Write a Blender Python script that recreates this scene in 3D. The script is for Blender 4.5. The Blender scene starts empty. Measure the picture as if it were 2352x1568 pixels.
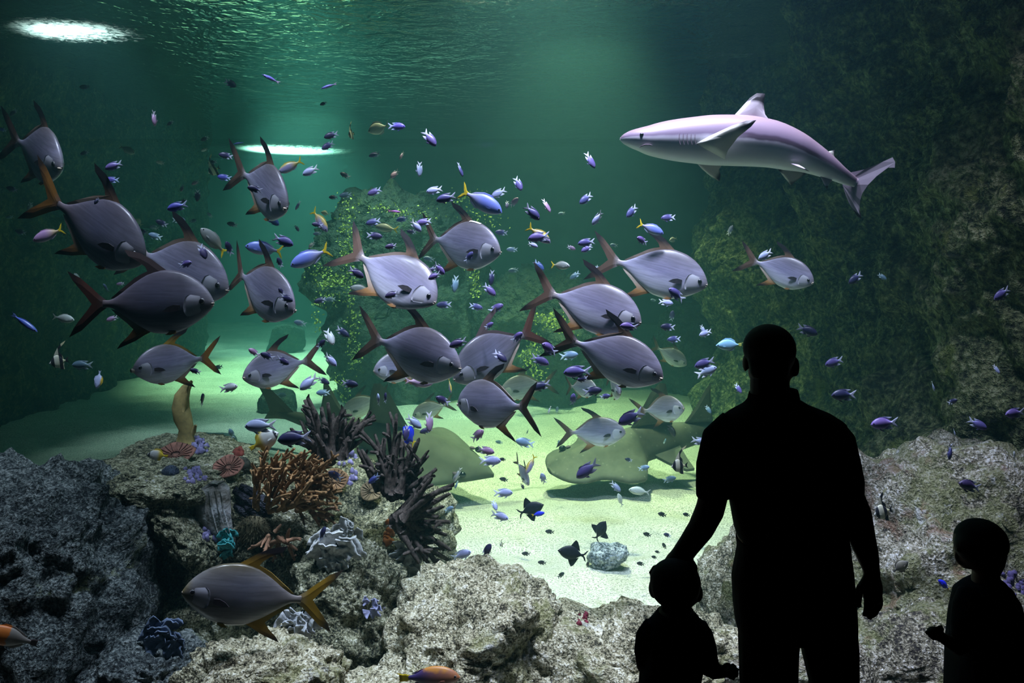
import bpy, bmesh, math, random
import numpy as np
from mathutils import Vector, Matrix

# ------------------------------------------------------------------ scene, camera, world, lights
scene = bpy.context.scene
COL = scene.collection
F = 1829.0            # focal length in pixels of the 2352 px wide frame (28 mm lens)
HZ = 560.0            # row of the horizon
EYE = 2.05            # camera height above the viewing-room floor
SURF = 4.40           # water surface height
SAND = -0.30          # sand floor height

cam_data = bpy.data.cameras.new('camera')
cam_data.lens = 28.0
cam_data.sensor_width = 36.0
cam_data.shift_y = -(784.0 - HZ) / 2352.0
cam_data.clip_start = 0.05
cam_data.clip_end = 200
cam = bpy.data.objects.new('camera', cam_data)
cam.location = (0, 0, EYE)
cam.rotation_euler = (math.radians(90), 0, 0)
COL.objects.link(cam)
scene.camera = cam

world = bpy.data.worlds.new('dark_hall')
world.use_nodes = True
world.node_tree.nodes['Background'].inputs[0].default_value = (0.002, 0.003, 0.004, 1)
world.node_tree.nodes['Background'].inputs[1].default_value = 0.2
scene.world = world

scene.view_settings.view_transform = 'Standard'
scene.view_settings.look = 'None'
scene.view_settings.gamma = 1.0
scene.view_settings.use_curve_mapping = False
scene.view_settings.exposure = 0.0
cy = scene.cycles
cy.max_bounces = 6
cy.diffuse_bounces = 2
cy.glossy_bounces = 2
cy.transmission_bounces = 4
cy.volume_bounces = 1
cy.transparent_max_bounces = 16
cy.use_adaptive_sampling = True
cy.adaptive_threshold = 0.07
cy.sample_clamp_indirect = 4.0
cy.sample_clamp_direct = 0.0
cy.caustics_reflective = False
cy.caustics_refractive = False


def spot(name, loc, aim, power, color, angle, blend=0.6, radius=0.18):
    d = bpy.data.lights.new(name, 'SPOT')
    d.energy = power
    d.color = color
    d.spot_size = math.radians(angle)
    d.spot_blend = blend
    d.shadow_soft_size = radius
    o = bpy.data.objects.new(name, d)
    o.location = loc
    o.rotation_euler = (Vector(aim) - Vector(loc)).to_track_quat('-Z', 'Y').to_euler()
    COL.objects.link(o)
    return o


# tank floodlights hung above the water, plus an added fill for the stack
spot('sand_floodlight', (0.15, 6.9, 6.4), (0.05, 6.9, -0.3), 3300, (1.0, 0.90, 0.58), 54, 0.9)
spot('reef_floodlight', (0.40, 3.45, 6.0), (0.45, 4.35, 0.0), 3300, (0.80, 0.76, 1.0), 54, 0.9, 0.35)
spot('shark_floodlight', (1.9, 3.45, 5.9), (1.9, 4.5, 0.5), 1000, (0.80, 0.72, 1.0), 56, 0.9, 0.35)
spot('side_floodlight', (-1.9, 3.45, 6.0), (-1.8, 4.4, 0.6), 1250, (0.76, 0.78, 1.0), 52, 0.9, 0.35)
spot('back_floodlight', (-3.9, 15.0, 6.6), (-3.6, 14.4, -0.3), 7600, (0.84, 1.0, 0.58), 52, 0.8)
spot('far_patch_floodlight', (-6.0, 20.0, 6.4), (-4.6, 19.6, 0.0), 7500, (0.82, 1.0, 0.78), 66, 0.7)
spot('inlet_floodlight', (-5.4, 8.9, 6.2), (-3.6, 8.9, 0.0), 1900, (0.92, 1.0, 0.98), 34, 0.8)
spot('stack_fill_light', (-2.1, 9.6, 6.4), (-1.9, 11.2, 1.2), 2300, (0.80, 1.0, 0.80), 50, 0.9)  # added lamp, lightens the stack front and the haze before it
spot('cliff_floodlight', (0.9, 9.8, 6.4), (0.7, 9.6, 0.0), 3900, (0.98, 1.0, 0.50), 58, 0.9)


# ------------------------------------------------------------------ helpers
def P(px, py, Y):
    """world point that stands at depth Y and shows at pixel (px, py) of the 2352x1568 frame"""
    return Vector(((px - 1176.0) * Y / F, Y, EYE - (py - HZ) * Y / F))


def link(o, parent=None):
    COL.objects.link(o)
    if parent is not None:
        o.parent = parent
    return o


def empty(name, loc=(0, 0, 0)):
    o = bpy.data.objects.new(name, None)
    o.empty_display_size = 0.05
    o.location = loc
    COL.objects.link(o)
    return o


def tag(o, label=None, cat=None, group=None, kind=None):
    if label:
        o['label'] = label
    if cat:
        o['category'] = cat
    if group:
        o['group'] = group
    if kind:
        o['kind'] = kind
    return o


def mesh_from(name, verts, faces, smooth=True):
    me = bpy.data.meshes.new(name)
    if isinstance(verts, np.ndarray):
        verts = verts.tolist()
    me.from_pydata([tuple(v) for v in verts], [], [tuple(f) for f in faces])
    if smooth:
        me.polygons.foreach_set('use_smooth', [True] * len(me.polygons))
    me.update()
    return me


def add(name, me, mat=None, parent=None):
    o = bpy.data.objects.new(name, me)
    if mat is not None and len(me.materials) == 0:
        me.materials.append(mat)
    return link(o, parent)


def hermite(x, pts):
    """smooth interpolation of (x, y) control points, no overshoot"""
    xs = np.array([p[0] for p in pts], float)
    ys = np.array([p[1] for p in pts], float)
    h = np.diff(xs)
    d = np.diff(ys) / h
    m = np.zeros(len(xs))
    m[0], m[-1] = d[0], d[-1]
    for i in range(1, len(xs) - 1):
        m[i] = 0 if d[i - 1] * d[i] <= 0 else 2 * d[i - 1] * d[i] / (d[i - 1] + d[i])
    x = np.clip(np.asarray(x, float), xs[0], xs[-1])
    i = np.clip(np.searchsorted(xs, x) - 1, 0, len(h) - 1)
    t = (x - xs[i]) / h[i]
    t2, t3 = t * t, t * t * t
    return ((2 * t3 - 3 * t2 + 1) * ys[i] + (t3 - 2 * t2 + t) * h[i] * m[i]
            + (-2 * t3 + 3 * t2) * ys[i + 1] + (t3 - t2) * h[i] * m[i + 1])


def grid_faces(n, m, wrap=False):
    """faces of an n x m vertex grid (rows n), optionally wrapped along m"""
    out = []
    mm = m if wrap else m - 1
    for i in range(n - 1):
        for j in range(mm):
            k = (j + 1) % m
            out.append((i * m + j, i * m + k, (i + 1) * m + k, (i + 1) * m + j))
    return out


def loft(rings, cap=True):
    """closed tube through rings (each an array of the same number of points)"""
    n, m = len(rings), len(rings[0])
    v = [tuple(p) for r in rings for p in r]
    f = grid_faces(n, m, True)
    if cap:
        for i, flip in ((0, True), (n - 1, False)):
            c = np.mean(np.array([tuple(p) for p in rings[i]]), axis=0)
            v.append(tuple(c))
            k = len(v) - 1
            for j in range(m):
                a, b = i * m + j, i * m + (j + 1) % m
                f.append((a, k, b) if not flip else (b, k, a))
    return v, f


def tube(pts, radii, seg=8, flat=None):
    """tube along 3-D points with a radius for each (flat: squash factor along Y)"""
    pts = [Vector(p) for p in pts]
    rings = []
    up = Vector((0, 1, 0))
    for i, p in enumerate(pts):
        t = (pts[min(i + 1, len(pts) - 1)] - pts[max(i - 1, 0)])
        if t.length < 1e-9:
            t = Vector((0, 0, 1))
        t.normalize()
        a = up - t * up.dot(t)
        if a.length < 0.2:
            a = Vector((1, 0, 0)) - t * t.x
        a.normalize()
        b = t.cross(a)
        r = radii[i]
        ra, rb = (r if not isinstance(r, (tuple, list)) else r[1]), (r if not isinstance(r, (tuple, list)) else r[0])
        rings.append([p + a * (ra * math.cos(2 * math.pi * k / seg)) + b * (rb * math.sin(2 * math.pi * k / seg)) for k in range(seg)])
    return loft(rings)


def merge(parts):
    V, Fc = [], []
    for v, f in parts:
        o = len(V)
        V += list(v)
        Fc += [tuple(i + o for i in q) for q in f]
    return V, Fc


def ellipsoid(c, r, nu=14, nv=10):
    c = Vector(c)
    rings = []
    for i in range(1, nv):
        a = math.pi * i / nv
        rings.append([(c.x + r[0] * math.sin(a) * math.cos(2 * math.pi * k / nu),
                       c.y + r[1] * math.sin(a) * math.sin(2 * math.pi * k / nu),
                       c.z + r[2] * math.cos(a)) for k in range(nu)])
    v, f = loft(rings, cap=False)
    v.append((c.x, c.y, c.z + r[2]))
    t = len(v) - 1
    v.append((c.x, c.y, c.z - r[2]))
    b = len(v) - 1
    n = nv - 1
    for k in range(nu):
        f.append((t, (k + 1) % nu, k))
        f.append((b, (n - 1) * nu + k, (n - 1) * nu + (k + 1) % nu))
    return v, f


# ---- vectorised value noise
def _hash(ix, iy, iz, seed):
    h = (ix * 374761393 + iy * 668265263 + iz * 2147483647 + seed * 1274126177) & 0xFFFFFFFF
    h = ((h ^ (h >> 13)) * 1274126177) & 0xFFFFFFFF
    h = ((h ^ (h >> 16)) * 2246822519) & 0xFFFFFFFF
    return ((h ^ (h >> 15)) & 0xFFFFFF) / float(0xFFFFFF)


def vnoise(p, seed=0):
    p = np.asarray(p, float)
    i = np.floor(p).astype(np.int64)
    f = p - i
    u = f * f * f * (f * (f * 6 - 15) + 10)
    r = 0
    for dx in (0, 1):
        for dy in (0, 1):
            for dz in (0, 1):
                w = (u[:, 0] if dx else 1 - u[:, 0]) * (u[:, 1] if dy else 1 - u[:, 1]) * (u[:, 2] if dz else 1 - u[:, 2])
                r = r + w * _hash(i[:, 0] + dx, i[:, 1] + dy, i[:, 2] + dz, seed)
    return r * 2 - 1


def fbm(p, octaves=4, seed=0, gain=0.5, lac=2.07):
    p = np.asarray(p, float)
    a, s, t = 1.0, 0.0, 0.0
    for o in range(octaves):
        s = s + a * vnoise(p, seed + o * 17)
        t += a
        a *= gain
        p = p * lac + 3.1
    return s / t


def worley(p, seed=0):
    p = np.asarray(p, float)
    i = np.floor(p).astype(np.int64)
    best = np.full(len(p), 9.0)
    for dx in (-1, 0, 1):
        for dy in (-1, 0, 1):
            for dz in (-1, 0, 1):
                cx, cyy, cz = i[:, 0] + dx, i[:, 1] + dy, i[:, 2] + dz
                q = np.stack([cx + _hash(cx, cyy, cz, seed), cyy + _hash(cx, cyy, cz, seed + 1), cz + _hash(cx, cyy, cz, seed + 2)], 1)
                best = np.minimum(best, ((p - q) ** 2).sum(1))
    return np.sqrt(best)


# ---- materials
def new_mat(name):
    m = bpy.data.materials.new(name)
    m.use_nodes = True
    nt = m.node_tree
    b = nt.nodes['Principled BSDF']
    return m, nt, b


def node(nt, typ, **kw):
    n = nt.nodes.new(typ)
    for k, v in kw.items():
        if k == 'inp':
            for a, b in v.items():
                n.inputs[a].default_value = b
        else:
            setattr(n, k, v)
    return n


def ramp(nt, fac, stops, interp='LINEAR'):
    r = nt.nodes.new('ShaderNodeValToRGB')
    r.color_ramp.interpolation = interp
    e = r.color_ramp.elements
    while len(e) < len(stops):
        e.new(0.5)
    for i, (p, c) in enumerate(stops):
        e[i].position = p
        e[i].color = (c[0], c[1], c[2], 1) if len(c) == 3 else c
    nt.links.new(fac, r.inputs[0])
    return r.outputs[0]


def mixrgb(nt, fac, a, b, blend='MIX'):
    m = nt.nodes.new('ShaderNodeMix')
    m.data_type = 'RGBA'
    m.blend_type = blend
    for s, v in ((m.inputs[0], fac), (m.inputs[6], a), (m.inputs[7], b)):
        if isinstance(v, (int, float)):
            s.default_value = v
        elif isinstance(v, (tuple, list)):
            s.default_value = (v[0], v[1], v[2], 1)
        else:
            nt.links.new(v, s)
    return m.outputs[2]


def math_n(nt, op, a, b=None, c=None):
    m = nt.nodes.new('ShaderNodeMath')
    m.operation = op
    for s, v in zip(m.inputs, (a, b, c)):
        if v is None:
            continue
        if isinstance(v, (int, float)):
            s.default_value = v
        else:
            nt.links.new(v, s)
    return m.outputs[0]


def objcoord(nt):
    return nt.nodes.new('ShaderNodeTexCoord').outputs['Object']


def noise_tex(nt, scale, detail=4, rough=0.55, vec=None, dist=0.0):
    n = nt.nodes.new('ShaderNodeTexNoise')
    n.inputs['Scale'].default_value = scale
    n.inputs['Detail'].default_value = detail
    n.inputs['Roughness'].default_value = rough
    n.inputs['Distortion'].default_value = dist
    if vec is not None:
        nt.links.new(vec, n.inputs['Vector'])
    return n.outputs[0]


def plain(name, col, rough=0.6, var=0.15, scale=8, metallic=0.0, spec=0.3):
    """plain coloured surface with a little mottling"""
    m, nt, b = new_mat(name)
    c = noise_tex(nt, scale, 3, 0.6, objcoord(nt))
    dark = tuple(x * (1 - var) for x in col)
    lite = tuple(min(1, x * (1 + var)) for x in col)
    nt.links.new(ramp(nt, c, [(0.35, dark), (0.65, lite)]), b.inputs['Base Color'])
    b.inputs['Roughness'].default_value = rough
    b.inputs['Metallic'].default_value = metallic
    b.inputs['Specular IOR Level'].default_value = spec
    return m


def rock_mat(name, tones, fine=55.0, big=3.0, accents=(), bump=0.9, rough=0.95):
    """porous reef rock: tones dark to light, accent encrusting patches (colour, scale, threshold)"""
    m, nt, b = new_mat(name)
    co = objcoord(nt)
    n1 = noise_tex(nt, big, 4, 0.6, co)
    n2 = noise_tex(nt, fine, 3, 0.7, co)
    n3 = noise_tex(nt, fine * 0.30, 4, 0.65, co)
    vs_ = []
    for sc in (fine * 0.75, fine * 0.28):
        v = nt.nodes.new('ShaderNodeTexVoronoi')
        v.inputs['Scale'].default_value = sc
        nt.links.new(co, v.inputs['Vector'])
        vs_.append(v.outputs['Distance'])
    pit = math_n(nt, 'SUBTRACT', 0.62, vs_[0])
    s = math_n(nt, 'ADD', math_n(nt, 'MULTIPLY', math_n(nt, 'SUBTRACT', n1, 0.5), 0.55), math_n(nt, 'ADD', math_n(nt, 'MULTIPLY', math_n(nt, 'SUBTRACT', n2, 0.5), 1.15), math_n(nt, 'MULTIPLY', math_n(nt, 'SUBTRACT', n3, 0.5), 0.9)))
    s = math_n(nt, 'ADD', math_n(nt, 'ADD', s, 0.47), math_n(nt, 'MULTIPLY', pit, 0.22))
    k = len(tones)
    col = ramp(nt, s, [(0.30 + 0.46 * i / (k - 1), t) for i, t in enumerate(tones)])
    for (ac, sc, th) in accents:
        an = noise_tex(nt, sc, 5, 0.7, co)
        mask = ramp(nt, an, [(th, (0, 0, 0)), (th + 0.06, (1, 1, 1))])
        col = mixrgb(nt, math_n(nt, 'MULTIPLY', math_n(nt, 'MULTIPLY', mask, n2), 1.1), col, ac)
    nt.links.new(col, b.inputs['Base Color'])
    b.inputs['Roughness'].default_value = rough
    b.inputs['Specular IOR Level'].default_value = 0.15
    hgt = math_n(nt, 'ADD', math_n(nt, 'ADD', math_n(nt, 'MULTIPLY', vs_[0], -0.5), n2), math_n(nt, 'SUBTRACT', math_n(nt, 'MULTIPLY', n3, 1.5), math_n(nt, 'MULTIPLY', vs_[1], 0.8)))
    bp = nt.nodes.new('ShaderNodeBump')
    bp.inputs['Strength'].default_value = bump
    bp.inputs['Distance'].default_value = 1.6 / fine
    nt.links.new(hgt, bp.inputs['Height'])
    nt.links.new(bp.outputs[0], b.inputs['Normal'])
    return m


# ================================================================== the setting
M_HALL = plain('hall_black_paint', (0.012, 0.012, 0.014), 0.9, 0.2, 3)
M_CARPET = plain('dark_carpet', (0.015, 0.015, 0.02), 1.0, 0.3, 60)


def box(name, lo, hi, mat, kind='structure', parent=None):
    x0, y0, z0 = lo
    x1, y1, z1 = hi
    v = [(x0, y0, z0), (x1, y0, z0), (x1, y1, z0), (x0, y1, z0), (x0, y0, z1), (x1, y0, z1), (x1, y1, z1), (x0, y1, z1)]
    f = [(3, 2, 1, 0), (4, 5, 6, 7), (0, 1, 5, 4), (1, 2, 6, 5), (2, 3, 7, 6), (3, 0, 4, 7)]
    o = add(name, mesh_from(name, v, f, False), mat, parent)
    if kind and parent is None:
        o['kind'] = kind
    return o


GY0, GY1 = 3.00, 3.15      # acrylic window, outer and inner face
box('floor', (-5, -4, -0.15), (5, GY0, 0), M_CARPET)
box('ceiling', (-5, -4, 4.2), (5, GY1, 4.35), M_HALL)
box('wall_back', (-5, -4.15, 0), (5, -4, 4.2), M_HALL)
box('wall_left', (-5.15, -4, 0), (-5, GY1, 4.2), M_HALL)
box('wall_right', (5, -4, 0), (5.15, GY1, 4.2), M_HALL)
box('wall_front', (-5, GY0, -0.6), (5, GY1, 0.22), M_HALL)
box('trim_1', (-5, GY0, 3.35), (5, GY1, 4.2), M_HALL)

# acrylic viewing window in two bonded sheets, with the bond line between them
ma = bpy.data.materials.new('clear_acrylic')
ma.use_nodes = True
nt = ma.node_tree
nt.nodes.clear()
out = node(nt, 'ShaderNodeOutputMaterial')
tr = node(nt, 'ShaderNodeBsdfTransparent', inp={0: (0.985, 0.992, 0.99, 1)})
gl = node(nt, 'ShaderNodeBsdfGlossy', inp={'Roughness': 0.02})
mx = node(nt, 'ShaderNodeMixShader', inp={0: 0.015})
nt.links.new(tr.outputs[0], mx.inputs[1])
nt.links.new(gl.outputs[0], mx.inputs[2])
nt.links.new(mx.outputs[0], out.inputs[0])
mb = bpy.data.materials.new('acrylic_bond')
mb.use_nodes = True
nt = mb.node_tree
nt.nodes.clear()
out = node(nt, 'ShaderNodeOutputMaterial')
tr = node(nt, 'ShaderNodeBsdfTransparent', inp={0: (0.965, 0.97, 0.97, 1)})
nt.links.new(tr.outputs[0], out.inputs[0])
SEAM = EYE + (HZ - 322) / F * GY0
win = empty('window_1', (0, GY0, 0.22))
win['kind'] = 'structure'
for nm, z0, z1, m_ in (('pane', 0.22, SEAM - 0.006, ma), ('pane', SEAM + 0.006, 3.35, ma), ('bond_line', SEAM - 0.006, SEAM + 0.006, mb)):
    o = box(nm, (-5, 0, z0 - 0.22), (5, GY1 - GY0, z1 - 0.22), m_, None, win)
    if nm == 'bond_line':
        o.data.materials.clear()
        o.data.materials.append(mb)

# ------------------------------------------------------------------ water
mw = bpy.data.materials.new('sea_water')
mw.use_nodes = True
nt = mw.node_tree
nt.nodes.clear()
out = node(nt, 'ShaderNodeOutputMaterial')
geo = node(nt, 'ShaderNodeNewGeometry')
sep = node(nt, 'ShaderNodeSeparateXYZ')
nt.links.new(geo.outputs['Position'], sep.inputs[0])
is_top = math_n(nt, 'GREATER_THAN', sep.outputs[2], SURF - 0.02)
tr = node(nt, 'ShaderNodeBsdfTransparent')
# underside of the surface: total reflection at a slant, clear when looked at steeply
lw = node(nt, 'ShaderNodeLayerWeight', inp={0: 0.5})
tir = ramp(nt, lw.outputs['Facing'], [(0.22, (0, 0, 0)), (0.45, (1, 1, 1))])
gls = node(nt, 'ShaderNodeBsdfGlossy', inp={'Roughness': 0.07, 'Color': (0.92, 0.97, 0.95, 1)})
w1 = noise_tex(nt, 2.2, 3, 0.55, geo.outputs['Position'], 0.8)
w2 = noise_tex(nt, 9.0, 2, 0.5, geo.outputs['Position'], 0.5)
bp = node(nt, 'ShaderNodeBump', inp={'Strength': 0.8, 'Distance': 0.06})
nt.links.new(math_n(nt, 'ADD', w1, math_n(nt, 'MULTIPLY', w2, 0.35)), bp.inputs['Height'])
nt.links.new(bp.outputs[0], gls.inputs['Normal'])
surf_mix = node(nt, 'ShaderNodeMixShader')
nt.links.new(tir, surf_mix.inputs[0])
nt.links.new(tr.outputs[0], surf_mix.inputs[1])
nt.links.new(gls.outputs[0], surf_mix.inputs[2])
# foaming water under the inlets, and far surface light painted as foam
foam_light_d = node(nt, 'ShaderNodeBsdfTranslucent', inp={0: (0.42, 0.46, 0.44, 1)})
foam_light_r = node(nt, 'ShaderNodeBsdfDiffuse', inp={0: (0.5, 0.53, 0.52, 1)})
foam_light_mix = node(nt, 'ShaderNodeMixShader', inp={0: 0.25})
nt.links.new(foam_light_d.outputs[0], foam_light_mix.inputs[1])
nt.links.new(foam_light_r.outputs[0], foam_light_mix.inputs[2])
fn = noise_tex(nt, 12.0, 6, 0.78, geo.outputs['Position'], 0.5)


def foam_light_spot(cx, cyy, rx, ry, amount):
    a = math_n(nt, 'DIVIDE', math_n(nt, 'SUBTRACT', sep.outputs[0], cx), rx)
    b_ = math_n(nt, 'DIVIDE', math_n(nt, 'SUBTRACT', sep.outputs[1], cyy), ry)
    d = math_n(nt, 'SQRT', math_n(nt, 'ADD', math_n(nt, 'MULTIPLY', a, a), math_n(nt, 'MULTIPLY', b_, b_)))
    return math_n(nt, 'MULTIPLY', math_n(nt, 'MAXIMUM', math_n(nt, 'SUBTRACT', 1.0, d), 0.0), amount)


fs = foam_light_spot(-5.0, 8.75, 2.0, 1.0, 0.56)
for args in ((-6.6, 20.6, 4.4, 3.0, 0.75), (2.75, 9.9, 1.1, 0.8, 0.42), (1.4, 7.75, 1.8, 0.4, 0.40), (-0.3, 7.75, 1.6, 0.3, 0.30)):  # first entry: light coming through the far surface, put in as pale colour
    fs = math_n(nt, 'MAXIMUM', fs, foam_light_spot(*args))
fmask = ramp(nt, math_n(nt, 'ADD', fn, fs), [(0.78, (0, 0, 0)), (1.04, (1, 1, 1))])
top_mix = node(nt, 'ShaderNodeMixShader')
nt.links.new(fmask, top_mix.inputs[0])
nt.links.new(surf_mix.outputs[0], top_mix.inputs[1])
nt.links.new(foam_light_mix.outputs[0], top_mix.inputs[2])
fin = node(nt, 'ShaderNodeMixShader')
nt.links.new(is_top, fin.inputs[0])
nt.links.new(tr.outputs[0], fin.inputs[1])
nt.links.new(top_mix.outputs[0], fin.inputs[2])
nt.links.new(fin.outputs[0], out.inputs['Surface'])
vs = node(nt, 'ShaderNodeVolumeScatter', inp={'Color': (0.34, 0.88, 1.0, 1), 'Density': 0.0235, 'Anisotropy': 0.6})
va = node(nt, 'ShaderNodeVolumeAbsorption', inp={'Color': (0.20, 0.735, 0.745, 1), 'Density': 0.10})
av = node(nt, 'ShaderNodeAddShader')
nt.links.new(vs.outputs[0], av.inputs[0])
nt.links.new(va.outputs[0], av.inputs[1])
nt.links.new(av.outputs[0], out.inputs['Volume'])
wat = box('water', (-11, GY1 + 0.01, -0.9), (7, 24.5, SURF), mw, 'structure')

# ------------------------------------------------------------------ sand floor
ms, nt, b = new_mat('white_sand')
co = objcoord(nt)
g1 = noise_tex(nt, 85, 3, 0.8, co)
g2 = noise_tex(nt, 1.3, 4, 0.6, co)
c1 = ramp(nt, g1, [(0.38, (0.15, 0.14, 0.11)), (0.47, (0.50, 0.48, 0.38)), (0.58, (0.76, 0.74, 0.62))])
c2 = mixrgb(nt, ramp(nt, g2, [(0.40, (0, 0, 0)), (0.62, (0.6, 0.6, 0.6))]), c1, (0.36, 0.36, 0.29), 'MIX')
nt.links.new(c2, b.inputs['Base Color'])
b.inputs['Roughness'].default_value = 1.0
b.inputs['Specular IOR Level'].default_value = 0.05
bp = node(nt, 'ShaderNodeBump', inp={'Strength': 0.5, 'Distance': 0.02})
nt.links.new(noise_tex(nt, 40, 3, 0.7, co), bp.inputs['Height'])
nt.links.new(bp.outputs[0], b.inputs['Normal'])
nx, ny = 260, 300
gx = np.linspace(-10.8, 6.8, nx)
gy = GY1 + 0.05 + (24.2 - GY1 - 0.05) * np.linspace(0, 1, ny) ** 1.5
XX, YY = np.meshgrid(gx, gy)
q = np.stack([XX.ravel(), YY.ravel(), np.zeros(XX.size)], 1)
z = SAND + 0.05 * fbm(q * np.array([0.55, 1.1, 1]), 3, 5) + 0.050 * fbm(q * np.array([1.4, 3.6, 1]), 3, 9) + 0.016 * fbm(q * 7, 3, 12)
q[:, 2] = z
o = add('sand_floor', mesh_from('sand_floor', q, grid_faces(ny, nx)), ms)
tag(o, kind='structure')


def sand_z(x, y):
    qq = np.array([[x, y, 0.0]])
    return SAND + float(0.05 * fbm(qq * np.array([0.55, 1.1, 1]), 3, 5)[0] + 0.050 * fbm(qq * np.array([1.4, 3.6, 1]), 3, 9)[0])


# ------------------------------------------------------------------ rock walls of the tank
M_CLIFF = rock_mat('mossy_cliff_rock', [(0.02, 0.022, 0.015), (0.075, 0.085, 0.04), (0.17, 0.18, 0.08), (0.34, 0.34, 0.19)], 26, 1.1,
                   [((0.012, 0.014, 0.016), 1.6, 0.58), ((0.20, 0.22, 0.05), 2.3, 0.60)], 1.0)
M_PILLAR = rock_mat('pillar_rock', [(0.045, 0.058, 0.05), (0.065, 0.08, 0.06), (0.09, 0.11, 0.068)], 12, 1.2, [((0.12, 0.15, 0.04), 2.5, 0.60)], 0.8)
M_CLIFF_SHADED = rock_mat('shaded_left_wall_rock', [(0.012, 0.014, 0.012), (0.03, 0.034, 0.024), (0.06, 0.065, 0.035), (0.14, 0.15, 0.07)], 20, 0.9, [((0.13, 0.14, 0.04), 1.4, 0.62)], 0.8)  # cliff rock darkened: the poor light on the left put into its colour
M_FARWALL = plain('far_tank_wall', (0.10, 0.13, 0.12), 0.9, 0.3, 1.2)


def wall_strip(name, path, z0, z1, ds, dz, amps, seed, mat, xshift=None):
    pts = [Vector((a, b_, 0)) for a, b_ in path]
    L = [0.0]
    for i in range(1, len(pts)):
        L.append(L[-1] + (pts[i] - pts[i - 1]).length)
    s = np.linspace(0, L[-1], int(L[-1] / ds) + 2)
    px_ = hermite(s, list(zip(L, [p.x for p in pts])))
    py_ = hermite(s, list(zip(L, [p.y for p in pts])))
    tx, ty = np.gradient(px_), np.gradient(py_)
    n = np.hypot(tx, ty)
    nxv, nyv = -ty / n, tx / n
    zz = np.linspace(z0, z1, int((z1 - z0) / dz) + 2)
    S, Z = np.meshgrid(np.arange(len(s)), zz, indexing='ij')
    X, Y = px_[S].ravel(), py_[S].ravel()
    Zf = Z.ravel()
    q = np.stack([X, Y, Zf], 1)
    d = amps[0] * fbm(q * np.array([0.7, 0.7, 0.55]), 3, seed) + amps[1] * fbm(q * 2.3, 4, seed + 3)
    d = d + amps[2] * (worley(q * 5.5, seed + 8) - 0.5) + amps[3] * fbm(q * 13, 3, seed + 5)
    if xshift is not None:
        d = d + xshift(X, Y, Zf)
    q[:, 0] += nxv[S].ravel() * d
    q[:, 1] += nyv[S].ravel() * d
    q[:, 2] += 0.5 * amps[1] * fbm(q * 3.1, 2, seed + 11)
    o = add(name, mesh_from(name, q, grid_faces(len(s), len(zz))), mat)
    o['kind'] = 'structure'
    return o


# right cliff: normal (-ty, tx) of a path that runs away from the camera points to -X, into the tank
def right_shift(X, Y, Z):
    recess = np.exp(-((Y - 9.7) / 0.9) ** 2) * np.clip((Z - 2.2) / 1.2, 0, 1) * -0.75
    buttress = np.exp(-((Y - 7.9) / 0.55) ** 2) * np.clip((Z - 1.6) / 1.0, 0, 1) * 0.35
    foot = np.clip(1.2 - Z, 0, 1.5) ** 2 * 0.16
    near = np.exp(-((Y - 5.0) / 0.5) ** 2) * 0.10
    return recess + buttress + foot + near


wall_strip('cliff_wall_right', [(4.2, 3.2), (3.45, 4.0), (3.20, 5.0), (3.05, 6.2), (3.05, 7.6), (3.1, 8.6), (2.95, 9.8), (2.75, 10.6), (2.85, 11.1), (3.5, 11.7), (6.6, 12.4)],
           -0.5, SURF + 0.1, 0.028, 0.026, (0.42, 0.24, 0.08, 0.035), 21, M_CLIFF, right_shift)
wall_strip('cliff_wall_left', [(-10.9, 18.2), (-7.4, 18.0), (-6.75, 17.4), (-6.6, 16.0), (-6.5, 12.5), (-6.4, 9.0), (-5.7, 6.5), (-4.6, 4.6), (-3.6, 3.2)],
           -0.5, SURF + 0.1, 0.06, 0.06, (0.35, 0.18, 0.06, 0.03), 51, M_CLIFF_SHADED)
wall_strip('tank_wall_back', [(-10.9, 23.6), (-4, 23.8), (2, 23.7), (6.9, 23.6)][::-1], -0.5, SURF + 0.1, 0.15, 0.15, (0.25, 0.1, 0.04, 0.02), 71, M_FARWALL)
wall_strip('tank_wall_end', [(6.8, 24.0), (6.8, 12.2)][::-1], -0.5, SURF + 0.1, 0.2, 0.2, (0.2, 0.1, 0.04, 0.02), 72, M_FARWALL)
wall_strip('tank_wall_side', [(-10.8, 24.0), (-10.8, 17.8)], -0.5, SURF + 0.1, 0.2, 0.2, (0.2, 0.1, 0.04, 0.02), 73, M_FARWALL)

# ------------------------------------------------------------------ rocks
_bm = bmesh.new()
bmesh.ops.create_icosphere(_bm, subdivisions=6, radius=1.0)
ICO6 = np.array([v.co[:] for v in _bm.verts]), [tuple(v.index for v in f.verts) for f in _bm.faces]
_bm.free()
_bm = bmesh.new()
bmesh.ops.create_icosphere(_bm, subdivisions=4, radius=1.0)
ICO4 = np.array([v.co[:] for v in _bm.verts]), [tuple(v.index for v in f.verts) for f in _bm.faces]
_bm.free()


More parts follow.
